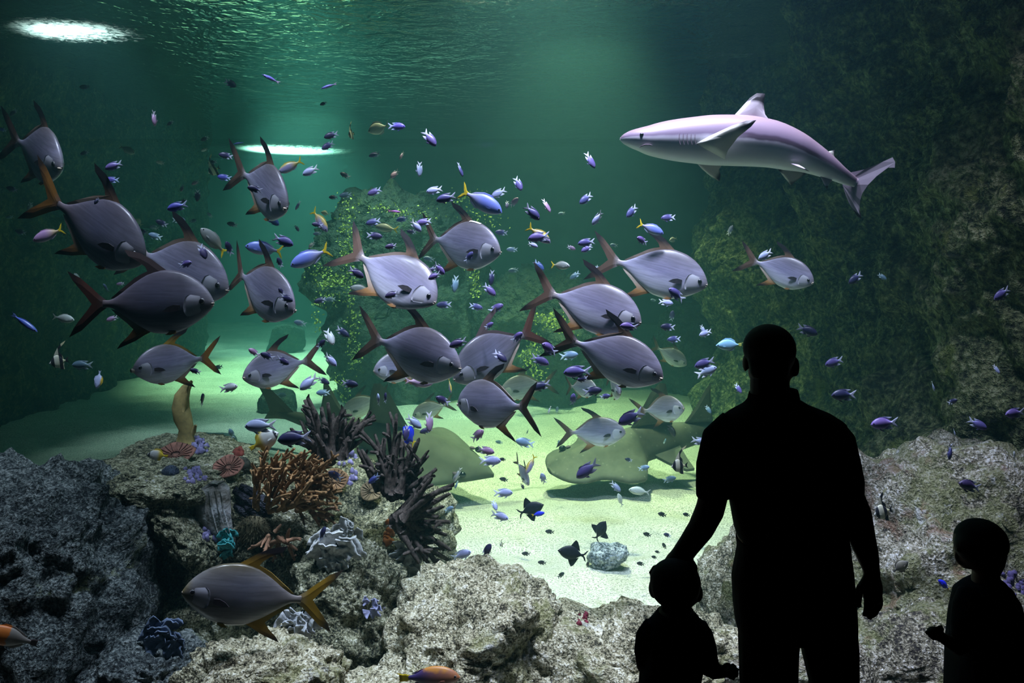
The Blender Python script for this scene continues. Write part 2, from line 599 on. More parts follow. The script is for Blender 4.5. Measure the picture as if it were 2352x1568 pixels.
def rock(name, c, r, mat, seed, amps=(0.22, 0.11, 0.05, 0.024), sq=0.75, ico=None, label=None, cat='rock', tilt=0.0, freq=1.0, group=None):
    n, faces = ico or ICO6
    n = np.sign(n) * np.abs(n) ** sq
    q = n * np.array(r)
    if tilt:
        ct, st = math.cos(tilt), math.sin(tilt)
        q = np.stack([q[:, 0] * ct - q[:, 2] * st, q[:, 1], q[:, 0] * st + q[:, 2] * ct], 1)
    w = q + np.array(c)
    nn = q / np.maximum(1e-6, np.linalg.norm(q, axis=1, keepdims=True))
    d = amps[0] * fbm(w * 1.9 * freq, 3, seed) + amps[1] * fbm(w * 5.5 * freq, 4, seed + 4)
    d = d + amps[2] * (0.55 - worley(w * 13 * freq, seed + 6)) + amps[3] * fbm(w * 42 * freq, 3, seed + 9)
    d = d + amps[2] * 0.55 * (0.5 - worley(w * 31 * freq, seed + 7))
    q = q + nn * d[:, None]
    q = q + 0.35 * amps[1] * np.stack([fbm(w * 6, 2, seed + k) for k in (31, 32, 33)], 1)
    o = add(name, mesh_from(name, q, faces), mat)
    o.location = c
    if label:
        tag(o, label, cat, group)
    return o


M_REEF = rock_mat('pale_reef_rock', [(0.055, 0.05, 0.035), (0.34, 0.30, 0.18), (0.64, 0.58, 0.40), (0.86, 0.82, 0.68)], 105, 4.0,
                  [((0.20, 0.20, 0.07), 2.6, 0.52), ((0.26, 0.09, 0.06), 5.0, 0.66), ((0.80, 0.78, 0.78), 3.2, 0.60)], 1.0)
M_REEF_DARK = rock_mat('grey_reef_rock', [(0.015, 0.018, 0.02), (0.06, 0.07, 0.07), (0.16, 0.18, 0.17), (0.34, 0.36, 0.34)], 85, 3.5,
                       [((0.14, 0.15, 0.05), 3.0, 0.62)], 1.0)
M_REEF_LEDGE = rock_mat('encrusted_ledge_rock', [(0.03, 0.033, 0.025), (0.15, 0.145, 0.085), (0.34, 0.325, 0.20), (0.60, 0.58, 0.46)], 95, 3.5,
                        [((0.30, 0.25, 0.52), 7.0, 0.66), ((0.34, 0.32, 0.10), 4.0, 0.66)], 1.0)
M_REEF_RIGHT = rock_mat('purple_grey_reef_rock', [(0.035, 0.03, 0.028), (0.17, 0.15, 0.10), (0.40, 0.36, 0.28), (0.70, 0.67, 0.64)], 95, 3.2,
                        [((0.16, 0.17, 0.06), 2.2, 0.48), ((0.17, 0.075, 0.045), 3.6, 0.56), ((0.74, 0.72, 0.74), 4.5, 0.62)], 1.0)


def R(px, py, Y, rx, ry, rz):
    """centre and radii (pixels, metres deep, pixels) at depth Y"""
    return P(px, py, Y), (rx * Y / F, ry, rz * Y / F)


rock('boulder', *R(55, 1345, 4.1, 255, 0.55, 240), M_REEF_DARK, 101, label='large dark grey boulder at the lower left corner of the tank')
rock('reef_mass', *R(700, 1290, 5.0, 310, 0.62, 215), M_REEF_LEDGE, 131, tilt=-0.10, label='broad reef mound carrying the staghorn corals and cup corals')
rock('ledge_rock', *R(415, 1078, 4.92, 165, 0.62, 40), M_REEF_LEDGE, 141, amps=(0.07, 0.06, 0.045, 0.022), tilt=-0.12, label='flat encrusted ledge overhanging the dark hollow, cup corals on top')
rock('cave_shade_rock', *R(350, 1260, 5.65, 190, 0.3, 150), M_REEF_DARK, 145, amps=(0.10, 0.07, 0.03, 0.014), label='dark rock added to keep the hollow under the ledge in shade')  # added dark backing, stands in for the shade under the overhang
rock('arch_rock', *R(448, 1195, 4.62, 120, 0.34, 44), M_REEF_LEDGE, 151, amps=(0.06, 0.05, 0.045, 0.022), tilt=-0.80, label='narrow leaning rock rib below the ledge, beside the clam shell')
rock('reef_rock', *R(1090, 1535, 3.95, 215, 0.38, 190), M_REEF, 161, label='pale pitted rock with a peaked top at the bottom centre')
rock('reef_rock', *R(1480, 1590, 4.0, 330, 0.42, 190), M_REEF, 171, label='long pale pitted rock behind the toddler')
rock('reef_rock', *R(620, 1590, 3.62, 210, 0.24, 125), M_REEF, 181, amps=(0.13, 0.08, 0.045, 0.022), label='olive pitted rock below the foreground pompano')
rock('reef_rock', *R(800, 1400, 4.25, 120, 0.28, 135), M_REEF_LEDGE, 191, amps=(0.12, 0.08, 0.045, 0.022), label='mid-sized rock under the white leafy coral')
rock('reef_rock', *R(350, 1590, 3.75, 120, 0.24, 100), M_REEF_DARK, 196, amps=(0.12, 0.08, 0.045, 0.022), label='small dark rock under the blue leafy coral')
rock('slope_rock', *R(2190, 1440, 4.55, 400, 0.75, 400), M_REEF_RIGHT, 201, amps=(0.26, 0.12, 0.055, 0.026), label='high sloping purple-grey rock bank behind the boy in profile')
rock('slope_rock', *R(1830, 1510, 4.7, 240, 0.55, 320), M_REEF_RIGHT, 211, amps=(0.20, 0.10, 0.05, 0.022), tilt=-0.3, label='sloping pitted rock behind the standing adult')
rock('slope_rock', *R(2050, 1640, 3.75, 420, 0.30, 190), M_REEF_RIGHT, 221, amps=(0.16, 0.10, 0.05, 0.022), label='low rock against the glass between the adult and the boy')
rock('gravel_bank', *R(860, 1660, 3.6, 220, 0.22, 110), M_REEF, 225, amps=(0.05, 0.04, 0.03, 0.012), label='low pebbly bank at the bottom edge behind the orange wrasse')

# rocks standing free on the sand
sx = P(1398, 1278, 5.85)
rock('coral_boulder', (sx.x, 5.85, SAND + 0.07), (0.125, 0.11, 0.095), rock_mat('blue_white_coral_rock', [(0.06, 0.07, 0.08), (0.25, 0.28, 0.32), (0.50, 0.54, 0.58), (0.72, 0.75, 0.78)], 60, 5, (), 1.0), 231, amps=(0.05, 0.05, 0.03, 0.01), ico=ICO4, freq=1.6, label='small white coral rock lying on the sand by the black triggerfish')
rock('sand_rock', (P(638, 935, 11.2).x, 11.2, SAND + 0.10), (0.27, 0.22, 0.20), M_PILLAR, 233, amps=(0.06, 0.05, 0.02, 0.01), ico=ICO4, label='dark rounded rock lying far back on the green sand')
rock('sand_rock', (P(655, 770, 17.5).x, 17.5, SAND + 0.1), (0.42, 0.35, 0.45), M_PILLAR, 235, amps=(0.15, 0.08, 0.02, 0.01), ico=ICO4, label='hazy upright rock at the far end of the sand')

# the big overgrown rock stack in the middle distance
rock('rock_stack', (P(930, 700, 12.2).x, 12.4, 1.15), (1.35, 0.9, 1.75), M_PILLAR, 241, amps=(0.45, 0.22, 0.06, 0.03), freq=0.7, label='tall hazy rock stack overgrown with algae in the middle distance')
rock('rock_stack', (P(1235, 800, 12.0).x, 12.1, 0.45), (0.85, 0.75, 1.15), M_PILLAR, 251, amps=(0.35, 0.20, 0.06, 0.03), freq=0.8, label='lower hazy rock stack behind the pompano school, green algae on top')
rock('rock_stack', (P(1600, 860, 12.4).x, 12.6, 0.3), (0.55, 0.6, 0.75), M_PILLAR, 255, amps=(0.25, 0.15, 0.05, 0.03), freq=0.8, label='small green rock heap at the foot of the right cliff')


# ------------------------------------------------------------------ where the near reef stands
bpy.context.view_layer.update()
ROCKS = [o for o in bpy.data.objects if o.type == 'MESH' and o.get('category') == 'rock' and o.location.y < 6 and len(o.data.vertices) > 5000]


from mathutils.bvhtree import BVHTree
TREES = []
for r_ in ROCKS:
    TREES.append((BVHTree.FromPolygons([v_.co + r_.location for v_ in r_.data.vertices], [tuple(p_.vertices) for p_ in r_.data.polygons]), r_.name))


def surf(px, py, default=4.8):
    """where the line of sight through a pixel meets the near reef: point and normal"""
    o0 = Vector((0, 0, EYE))
    d = (P(px, py, 1.0) - o0).normalized()
    best = None
    for tr_, nm_ in TREES:
        loc, nrm, _, dist = tr_.ray_cast(o0, d)
        if loc is not None and (best is None or dist < best[2]):
            best = (loc, nrm, dist)
    if best is None:
        return P(px, py, default), Vector((0, -0.5, 0.8)).normalized()
    return best[0], best[1]


def clear_depth(px, py, Yd, gap=0.12):
    """keep a swimmer in front of the rock that stands behind its pixel"""
    w, _ = surf(px, py, 99.0)
    return min(Yd, max(3.3, w.y - gap))


# ================================================================== fish
def fish_mat(name, stops, axis='x', back=None, back_at=(0.04, 0.16), belly=None, belly_at=(-0.14, -0.03), rough=0.38, metallic=0.0, spec=0.5, noise=0.10, nscale=9.0, rnd=0.0, bars=None, streak=0.0):
    """pigment along the body (axis x: nose 0 .. tail 1), darker back and paler belly as the fish has them"""
    m, nt, b = new_mat(name)
    co = objcoord(nt)
    sp = node(nt, 'ShaderNodeSeparateXYZ')
    nt.links.new(co, sp.inputs[0])
    n = noise_tex(nt, nscale, 4, 0.6, co)
    x = math_n(nt, 'ADD', sp.outputs[0], math_n(nt, 'MULTIPLY', math_n(nt, 'SUBTRACT', n, 0.5), noise))
    z = math_n(nt, 'ADD', sp.outputs[2], math_n(nt, 'MULTIPLY', math_n(nt, 'SUBTRACT', n, 0.5), noise))
    zz = math_n(nt, 'ADD', z, 0.5)
    col = ramp(nt, x if axis == 'x' else zz, stops)
    if back:
        f = ramp(nt, zz, [(0.5 + back_at[0], (0, 0, 0)), (0.5 + back_at[1], (1, 1, 1))])
        col = mixrgb(nt, f, col, back)
    if belly:
        f = ramp(nt, zz, [(0.5 + belly_at[0], (1, 1, 1)), (0.5 + belly_at[1], (0, 0, 0))])
        col = mixrgb(nt, f, col, belly)
    if bars:
        for (x0, x1, c) in bars:
            f = ramp(nt, x, [(x0 - 0.012, (0, 0, 0)), (x0 + 0.012, (1, 1, 1)), (x1 - 0.012, (1, 1, 1)), (x1 + 0.012, (0, 0, 0))])
            col = mixrgb(nt, f, col, c)
    if streak:
        mp = node(nt, 'ShaderNodeMapping')
        mp.inputs['Scale'].default_value = (2.2, 6.0, 30.0)
        nt.links.new(co, mp.inputs['Vector'])
        sn = noise_tex(nt, 1.0, 4, 0.65, mp.outputs[0], 0.6)
        col = mixrgb(nt, streak, col, ramp(nt, sn, [(0.30, (0.45, 0.45, 0.45)), (0.70, (1.6, 1.6, 1.6))]), 'MULTIPLY')
        nt.links.new(ramp(nt, sn, [(0.3, (rough + 0.15,) * 3), (0.7, (max(0.1, rough - 0.12),) * 3)]), b.inputs['Roughness'])
    if rnd:
        oi = node(nt, 'ShaderNodeObjectInfo')
        hs = node(nt, 'ShaderNodeHueSaturation')
        nt.links.new(math_n(nt, 'ADD', 0.5 - 0.03 * rnd, math_n(nt, 'MULTIPLY', oi.outputs['Random'], 0.06 * rnd)), hs.inputs['Hue'])
        nt.links.new(math_n(nt, 'ADD', 1.0 - 0.3 * rnd, math_n(nt, 'MULTIPLY', oi.outputs['Random'], 0.6 * rnd)), hs.inputs['Value'])
        nt.links.new(col, hs.inputs['Color'])
        col = hs.outputs[0]
    nt.links.new(col, b.inputs['Base Color'])
    b.inputs['Roughness'].default_value = rough
    b.inputs['Metallic'].default_value = metallic
    b.inputs['Specular IOR Level'].default_value = spec
    return m


M_EYE = plain('fish_eye_black', (0.006, 0.006, 0.008), 0.12, 0.1, 5, 0, 0.6)
M_EYE_RING = plain('fish_eye_ring', (0.12, 0.115, 0.12), 0.4, 0.2, 30)


class Species:
    """a kind of fish: meshes built once, in units of body length (nose x=0)"""

    def __init__(self, top, bot, width, n=22, seg=14, mats=None, bend=0.0, xs_end=1.0):
        self.top, self.bot, self.width, self.bend = top, bot, width, bend
        self.parts = []          # (name, mesh, parent part index or None)
        xs = xs_end * (0.5 - 0.5 * np.cos(np.pi * np.linspace(0.0, 1.0, n)))
        rings = [[self.pt(x, 2 * math.pi * k / seg) for k in range(seg)] for x in xs]
        v, f = loft(rings)
        self.add('body', mesh_from('fish_body', v, f), mats)

    def off(self, x):
        return self.bend * (x - 0.3) * abs(x - 0.3)

    def pt(self, x, th, grow=0.0):
        t, b_ = float(hermite([x], self.top)[0]), float(hermite([x], self.bot)[0])
        w = float(hermite([x], self.width)[0])
        mid, h = (t + b_) / 2, (t - b_) / 2 + grow
        w += grow
        c, s = math.cos(th), math.sin(th)
        return (x, w * math.copysign(abs(s) ** 1.15, s) + self.off(x), mid + h * c)

    def add(self, name, me, mat, parent=None):
        if len(me.materials) == 0 and mat is not None:
            me.materials.append(mat)
        self.parts.append((name, me, parent))
        return len(self.parts) - 1

    def fin(self, name, outline, mat, thick=0.006, parent=None):
        """median fin: outline of (x, z) points, thickest inside, thin at the rim"""
        pts = np.array(outline, float)
        # smooth the outline once
        dense = []
        k = len(pts)
        for i in range(k):
            a, b_ = pts[i], pts[(i + 1) % k]
            dense += [a, a * 0.5 + b_ * 0.5]
        pts = np.array(dense)
        c = pts.mean(0)
        m = len(pts)
        inner = c + (pts - c) * 0.72
        V = [(p[0], self.off(p[0]), p[1]) for p in pts]
        V += [(p[0], thick + self.off(p[0]), p[1]) for p in inner] + [(p[0], -thick + self.off(p[0]), p[1]) for p in inner]
        Fc = []
        for i in range(m):
            j = (i + 1) % m
            Fc += [(i, j, m + j, m + i), (j, i, 2 * m + i, 2 * m + j)]
        Fc += [tuple(range(m, 2 * m)), tuple(reversed(range(2 * m, 3 * m)))]
        return self.add(name, mesh_from('fish_' + name, V, Fc, False), mat, parent)

    def side_fin(self, name, x, z_th, outline, mat, splay=0.35, thick=0.004):
        """paired fin on both sides: outline (back, up) from its root at body angle z_th"""
        for sgn in (1, -1):
            p = self.pt(x, sgn * z_th)
            V = []
            m = len(outline)
            for dy in (thick, -thick):
                for (a, u) in outline:
                    V.append((p[0] + a * math.cos(splay), p[1] + sgn * (a * math.sin(splay) + 0.002) + dy, p[2] + u))
            Fc = [tuple(range(m)), tuple(reversed(range(m, 2 * m)))]
            for i in range(m):
                j = (i + 1) % m
                Fc.append((i, m + i, m + j, j))
            self.add(name, mesh_from('fish_' + name, V, Fc, False), mat)

    def eyes(self, x, th, r, ring=True):
        for sgn in (1, -1):
            p = Vector(self.pt(x, sgn * th))
            if ring:
                v, f = ellipsoid((p.x, p.y - sgn * r * 0.35, p.z), (r, r * 0.6, r), 12, 8)
                k = self.add('eye', mesh_from('fish_eye', v, f), M_EYE_RING)
                v, f = ellipsoid((p.x, p.y - sgn * r * 0.1, p.z), (r * 0.84, r * 0.5, r * 0.84), 10, 6)
                self.add('pupil', mesh_from('fish_pupil', v, f), M_EYE, k)
            else:
                v, f = ellipsoid((p.x, p.y - sgn * r * 0.3, p.z), (r, r * 0.6, r), 8, 6)
                self.add('eye', mesh_from('fish_eye', v, f), M_EYE)

    def shell(self, name, xa, xb, ta, tb, grow, mat, nx_=7, nt_=7):
        """raised plate on both flanks (gill cover)"""
        for sgn in (1, -1):
            V = []
            for i in range(nx_):
                for j in range(nt_):
                    u, w = i / (nx_ - 1), j / (nt_ - 1)
                    bulge = math.sin(math.pi * w) ** 0.6
                    x = xa + (xb - xa) * u * (0.55 + 0.45 * bulge)
                    th = ta + (tb - ta) * w
                    g = grow * (1 if 0 < i < nx_ and 0 < j < nt_ - 1 else -1.0) * (0.3 + 0.7 * u)
                    V.append(self.pt(x, sgn * th, g))
            n0 = len(V)
            V += [self.pt(v[0], sgn * (ta + (tb - ta) * ((k % nt_) / (nt_ - 1))), -grow) for k, v in enumerate(V)]
            fa = grid_faces(nx_, nt_)
            fb = [tuple(n0 + q for q in reversed(f)) for f in fa]
            rim = [(i * nt_ + nt_ - 1, (i + 1) * nt_ + nt_ - 1) for i in range(nx_ - 1)] + [((nx_ - 1) * nt_ + j + 1, (nx_ - 1) * nt_ + j) for j in range(nt_ - 1)]
            fr = [(a, b_, n0 + b_, n0 + a) for a, b_ in rim]
            self.add(name, mesh_from('fish_' + name, V, fa + fb + fr), mat)


def place(species, name, nose, tail, Y, yaw=0.0, roll=0.0, xs=1.0, parts=None):
    """put a fish with its nose and tail at two pixels; yaw > 0: head towards the camera"""
    a = math.radians(yaw)
    Y = clear_depth((nose[0] + tail[0]) / 2, (nose[1] + tail[1]) / 2, Y)
    l = math.hypot(nose[0] - tail[0], nose[1] - tail[1]) * Y / F
    dy = 0.5 * l * math.tan(a)
    pn, pt_ = P(nose[0], nose[1], Y - dy), P(tail[0], tail[1], Y + dy)
    X = (pt_ - pn)
    L = X.length / xs
    X.normalize()
    Z = Vector((0, 0, 1))
    Z = Z - X * Z.dot(X)
    if Z.length < 0.35:
        s = 1.0 if nose[0] <= tail[0] else -1.0
        Z = Vector((s, -0.3, 0.25))
        Z = Z - X * Z.dot(X)
    Z.normalize()
    if roll:
        Z = Matrix.Rotation(math.radians(roll), 3, X) @ Z
    Yv = Z.cross(X)
    M = Matrix((X, Yv, Z)).transposed().to_4x4()
    root = bpy.data.objects.new(name, None)
    root.empty_display_size = 0.02
    COL.objects.link(root)
    root.matrix_world = Matrix.Translation(pn) @ M @ Matrix.Scale(L, 4)
    objs = []
    for (nm, me, par) in (species.parts if parts is None else parts):
        o = bpy.data.objects.new(nm, me)
        COL.objects.link(o)
        o.parent = root if par is None else objs[par]
        objs.append(o)
    return root


# ------------------------------------------------------------------ pompano
M_POMP = fish_mat('pompano_silver', [(0.0, (0.19, 0.17, 0.18)), (0.10, (0.28, 0.265, 0.37)), (0.5, (0.25, 0.235, 0.36)), (0.92, (0.31, 0.295, 0.40)), (1.0, (0.28, 0.23, 0.21))],
                  back=(0.095, 0.082, 0.09), back_at=(0.02, 0.27), belly=(0.72, 0.72, 0.80), belly_at=(-0.27, 0.02), rough=0.36, metallic=0.06, noise=0.06, streak=0.55)
M_POMP_DARK = fish_mat('pompano_dusky', [(0.0, (0.17, 0.16, 0.17)), (0.15, (0.19, 0.19, 0.25)), (0.5, (0.15, 0.15, 0.23)), (1.0, (0.14, 0.11, 0.12))],
                       back=(0.07, 0.06, 0.08), back_at=(0.02, 0.25), belly=(0.36, 0.36, 0.40), belly_at=(-0.26, 0.0), rough=0.42, metallic=0.04, noise=0.06, streak=0.5)
M_PFIN = fish_mat('pompano_fin', [(0.40, (0.02, 0.018, 0.02)), (0.45, (0.30, 0.19, 0.10)), (0.60, (0.26, 0.16, 0.09)), (0.70, (0.05, 0.035, 0.03)), (0.85, (0.04, 0.03, 0.03))], rough=0.6, noise=0.08)
M_PTAIL = fish_mat('pompano_tail', [(0.97, (0.46, 0.44, 0.46)), (1.03, (0.32, 0.22, 0.17)), (1.14, (0.22, 0.14, 0.10)), (1.27, (0.03, 0.025, 0.025))], rough=0.6, noise=0.05)
# colour ramps only span 0..1, so fold the tail's x back by scaling
for mm, a0, sc in ((M_PTAIL, 0.9, 2.4), (M_PFIN, 0.0, 1.0)):
    pass
M_PECT = plain('pompano_pectoral', (0.03, 0.025, 0.03), 0.6, 0.3, 30)
M_GILL = fish_mat('pompano_gill_cover', [(0.0, (0.42, 0.41, 0.42)), (0.2, (0.48, 0.47, 0.54)), (0.3, (0.60, 0.59, 0.66))], rough=0.3, metallic=0.1, noise=0.05)
M_LIP = plain('pompano_lip', (0.42, 0.34, 0.26), 0.5, 0.2, 40)

POMP_TOP = [(0, 0.020), (0.02, 0.060), (0.06, 0.115), (0.12, 0.170), (0.20, 0.220), (0.31, 0.258), (0.43, 0.270), (0.55, 0.250), (0.66, 0.200), (0.76, 0.138), (0.85, 0.074), (0.91, 0.040), (0.96, 0.030), (1.0, 0.034)]
POMP_BOT = [(0, -0.018), (0.03, -0.055), (0.08, -0.098), (0.16, -0.152), (0.28, -0.212), (0.41, -0.240), (0.54, -0.232), (0.66, -0.185), (0.76, -0.128), (0.85, -0.070), (0.91, -0.037), (0.96, -0.029), (1.0, -0.034)]
POMP_W = [(0, 0.010), (0.04, 0.032), (0.12, 0.052), (0.28, 0.066), (0.48, 0.062), (0.68, 0.038), (0.85, 0.018), (0.96, 0.012), (1.0, 0.008)]
POMP_TOP = [(x, z * 1.06) for x, z in POMP_TOP]
POMP_BOT = [(x, z * 1.06) for x, z in POMP_BOT]


def tail_ramp_mat(name, root, mid, tip, x0, x1, rough=0.6):
    m, nt, b = new_mat(name)
    co = objcoord(nt)
    sp = node(nt, 'ShaderNodeSeparateXYZ')
    nt.links.new(co, sp.inputs[0])
    n = noise_tex(nt, 14, 3, 0.6, co)
    t = math_n(nt, 'ADD', math_n(nt, 'DIVIDE', math_n(nt, 'SUBTRACT', sp.outputs[0], x0), x1 - x0), math_n(nt, 'MULTIPLY', math_n(nt, 'SUBTRACT', n, 0.5), 0.25))
    nt.links.new(ramp(nt, t, [(0.0, root), (0.28, mid), (0.62, mid), (0.95, tip)]), b.inputs['Base Color'])
    b.inputs['Roughness'].default_value = rough
    b.inputs['Specular IOR Level'].default_value = 0.2
    return m


def fin_mat(name, root, mid, tip, z0, z1):
    """fin pigment by height above the midline"""
    m, nt, b = new_mat(name)
    co = objcoord(nt)
    sp = node(nt, 'ShaderNodeSeparateXYZ')
    nt.links.new(co, sp.inputs[0])
    n = noise_tex(nt, 16, 3, 0.6, co)
    z = math_n(nt, 'ADD', math_n(nt, 'ABSOLUTE', sp.outputs[2]), math_n(nt, 'MULTIPLY', math_n(nt, 'SUBTRACT', n, 0.5), 0.05))
    nt.links.new(ramp(nt, math_n(nt, 'DIVIDE', math_n(nt, 'SUBTRACT', z, z0), z1 - z0), [(0.0, root), (0.35, mid), (0.72, tip)]), b.inputs['Base Color'])
    b.inputs['Roughness'].default_value = 0.6
    b.inputs['Specular IOR Level'].default_value = 0.2
    return m


M_PTAIL = tail_ramp_mat('pompano_tail_brown', (0.38, 0.34, 0.36), (0.115, 0.068, 0.048), (0.02, 0.016, 0.016), 0.96, 1.27)
M_PTAIL_OR = tail_ramp_mat('pompano_tail_orange', (0.20, 0.12, 0.10), (0.34, 0.15, 0.03), (0.05, 0.03, 0.02), 0.97, 1.28)
M_PTAIL_DK = tail_ramp_mat('pompano_tail_dark', (0.10, 0.07, 0.07), (0.09, 0.035, 0.025), (0.02, 0.012, 0.012), 0.97, 1.28)
M_PDORS = fin_mat('pompano_dorsal_brown', (0.20, 0.15, 0.12), (0.14, 0.085, 0.055), (0.012, 0.011, 0.013), 0.20, 0.42)
M_PDORS_YL = fin_mat('pompano_dorsal_yellow', (0.30, 0.20, 0.05), (0.34, 0.20, 0.03), (0.015, 0.013, 0.015), 0.20, 0.46)
M_PANAL = fin_mat('pompano_anal_orange', (0.40, 0.32, 0.26), (0.30, 0.15, 0.05), (0.02, 0.015, 0.015), 0.16, 0.40)


def make_pompano(bend, body, tail, dors, anal, mouth_open=False):
    s = Species(POMP_TOP, POMP_BOT, POMP_W, 26, 16, body, bend)
    s.fin('tail_fin', [(0.965, 0.030), (1.03, 0.075), (1.11, 0.145), (1.21, 0.225), (1.33, 0.285), (1.25, 0.195), (1.16, 0.095), (1.085, 0.0),
                       (1.16, -0.095), (1.25, -0.195), (1.32, -0.285), (1.20, -0.225), (1.11, -0.145), (1.03, -0.075), (0.965, -0.030)], tail, 0.006)
    s.fin('dorsal_fin', [(0.40, 0.270), (0.48, 0.325), (0.55, 0.375), (0.65, 0.428), (0.80, 0.462), (0.665, 0.392), (0.585, 0.330), (0.560, 0.280), (0.64, 0.248), (0.72, 0.205), (0.82, 0.128), (0.93, 0.046), (0.86, 0.050), (0.70, 0.145), (0.55, 0.23)], dors, 0.005)
    s.fin('anal_fin', [(0.54, -0.225), (0.62, -0.262), (0.71, -0.315), (0.88, -0.385), (0.775, -0.290), (0.715, -0.215), (0.80, -0.140), (0.93, -0.042), (0.80, -0.075), (0.65, -0.16)], anal, 0.005)
    s.side_fin('pectoral_fin', 0.265, 1.80, [(0, 0.026), (0.05, 0.030), (0.10, 0.012), (0.14, -0.022), (0.085, -0.030), (0.03, -0.022), (0, -0.014)], M_PECT, 0.20)
    s.side_fin('pelvic_fin', 0.33, 2.85, [(0, 0.005), (0.05, 0.0), (0.09, -0.03), (0.04, -0.03), (0, -0.01)], anal, 0.15)
    s.eyes(0.085, 1.55, 0.027)
    s.shell('gill_cover', 0.09, 0.235, 1.20, 2.35, 0.005, M_GILL)
    if mouth_open:
        rings = [[(-0.012, 0.028 * math.cos(t), -0.006 + 0.026 * math.sin(t)) for t in np.linspace(0, 2 * math.pi, 12, endpoint=False)],
                 [(-0.022, 0.022 * math.cos(t), -0.006 + 0.020 * math.sin(t)) for t in np.linspace(0, 2 * math.pi, 12, endpoint=False)],
                 [(0.006, 0.014 * math.cos(t), -0.006 + 0.013 * math.sin(t)) for t in np.linspace(0, 2 * math.pi, 12, endpoint=False)]]
        v, f = loft([[(0.02, 0.030 * math.cos(t), -0.006 + 0.030 * math.sin(t)) for t in np.linspace(0, 2 * math.pi, 12, endpoint=False)]] + rings, False)
        k = s.add('mouth', mesh_from('fish_mouth', v, f), M_LIP)
        v, f = ellipsoid((-0.004, 0, -0.006), (0.006, 0.018, 0.017), 10, 6)
        s.add('throat', mesh_from('fish_throat', v, f), M_EYE, k)
    else:
        v, f = merge([ellipsoid((0.012, 0, 0.004), (0.020, 0.020, 0.009), 10, 6), ellipsoid((0.014, 0, -0.014), (0.018, 0.018, 0.008), 10, 6)])
        s.add('mouth', mesh_from('fish_mouth', v, f), M_LIP)
    return s


POMP = {}
for key, bd in (('a', 0.0), ('b', 0.16), ('c', -0.16)):
    POMP[key] = make_pompano(bd, M_POMP, M_PTAIL, M_PDORS, M_PANAL)
POMP['patch'] = make_pompano(-0.16, M_POMP, M_PTAIL, M_PDORS, M_PANAL)
_sp = POMP['patch']
_V = [_sp.pt(0.30 + 0.16 * i / 6 + 0.05 * (j / 6 - 0.5) ** 2, -1.0 + 1.3 * j / 6, 0.004) for i in range(7) for j in range(7)]
_sp.add('back_patch', mesh_from('fish_back_patch', _V, grid_faces(7, 7)), plain('white_scar', (0.75, 0.72, 0.74), 0.4, 0.1, 20))
POMP['dusk'] = make_pompano(0.10, M_POMP_DARK, M_PTAIL_OR, M_PDORS, M_PANAL)
POMP['dark'] = make_pompano(0.0, M_POMP_DARK, M_PTAIL_DK, M_PTAIL_DK, M_PANAL)
POMP['gape'] = make_pompano(0.10, M_POMP, M_PTAIL_OR, M_PDORS_YL, M_PANAL, True)
POMP['fore'] = make_pompano(0.05, fish_mat('pompano_foreground', [(0.0, (0.20, 0.16, 0.07)), (0.08, (0.20, 0.19, 0.19)), (0.5, (0.18, 0.18, 0.22)), (1.0, (0.22, 0.19, 0.17))],
                                            back=(0.09, 0.075, 0.045), back_at=(0.12, 0.27), belly=(0.40, 0.39, 0.40), belly_at=(-0.25, -0.02), rough=0.3, metallic=0.1, noise=0.06, streak=0.6),
                            tail_ramp_mat('pompano_tail_yellow', (0.30, 0.24, 0.14), (0.34, 0.20, 0.02), (0.04, 0.03, 0.02), 0.97, 1.28), M_PDORS_YL,
                            fin_mat('pompano_anal_yellow', (0.36, 0.24, 0.06), (0.36, 0.21, 0.03), (0.03, 0.02, 0.02), 0.16, 0.42))

BIG = []        # (px, py, half length px, depth, phrase)
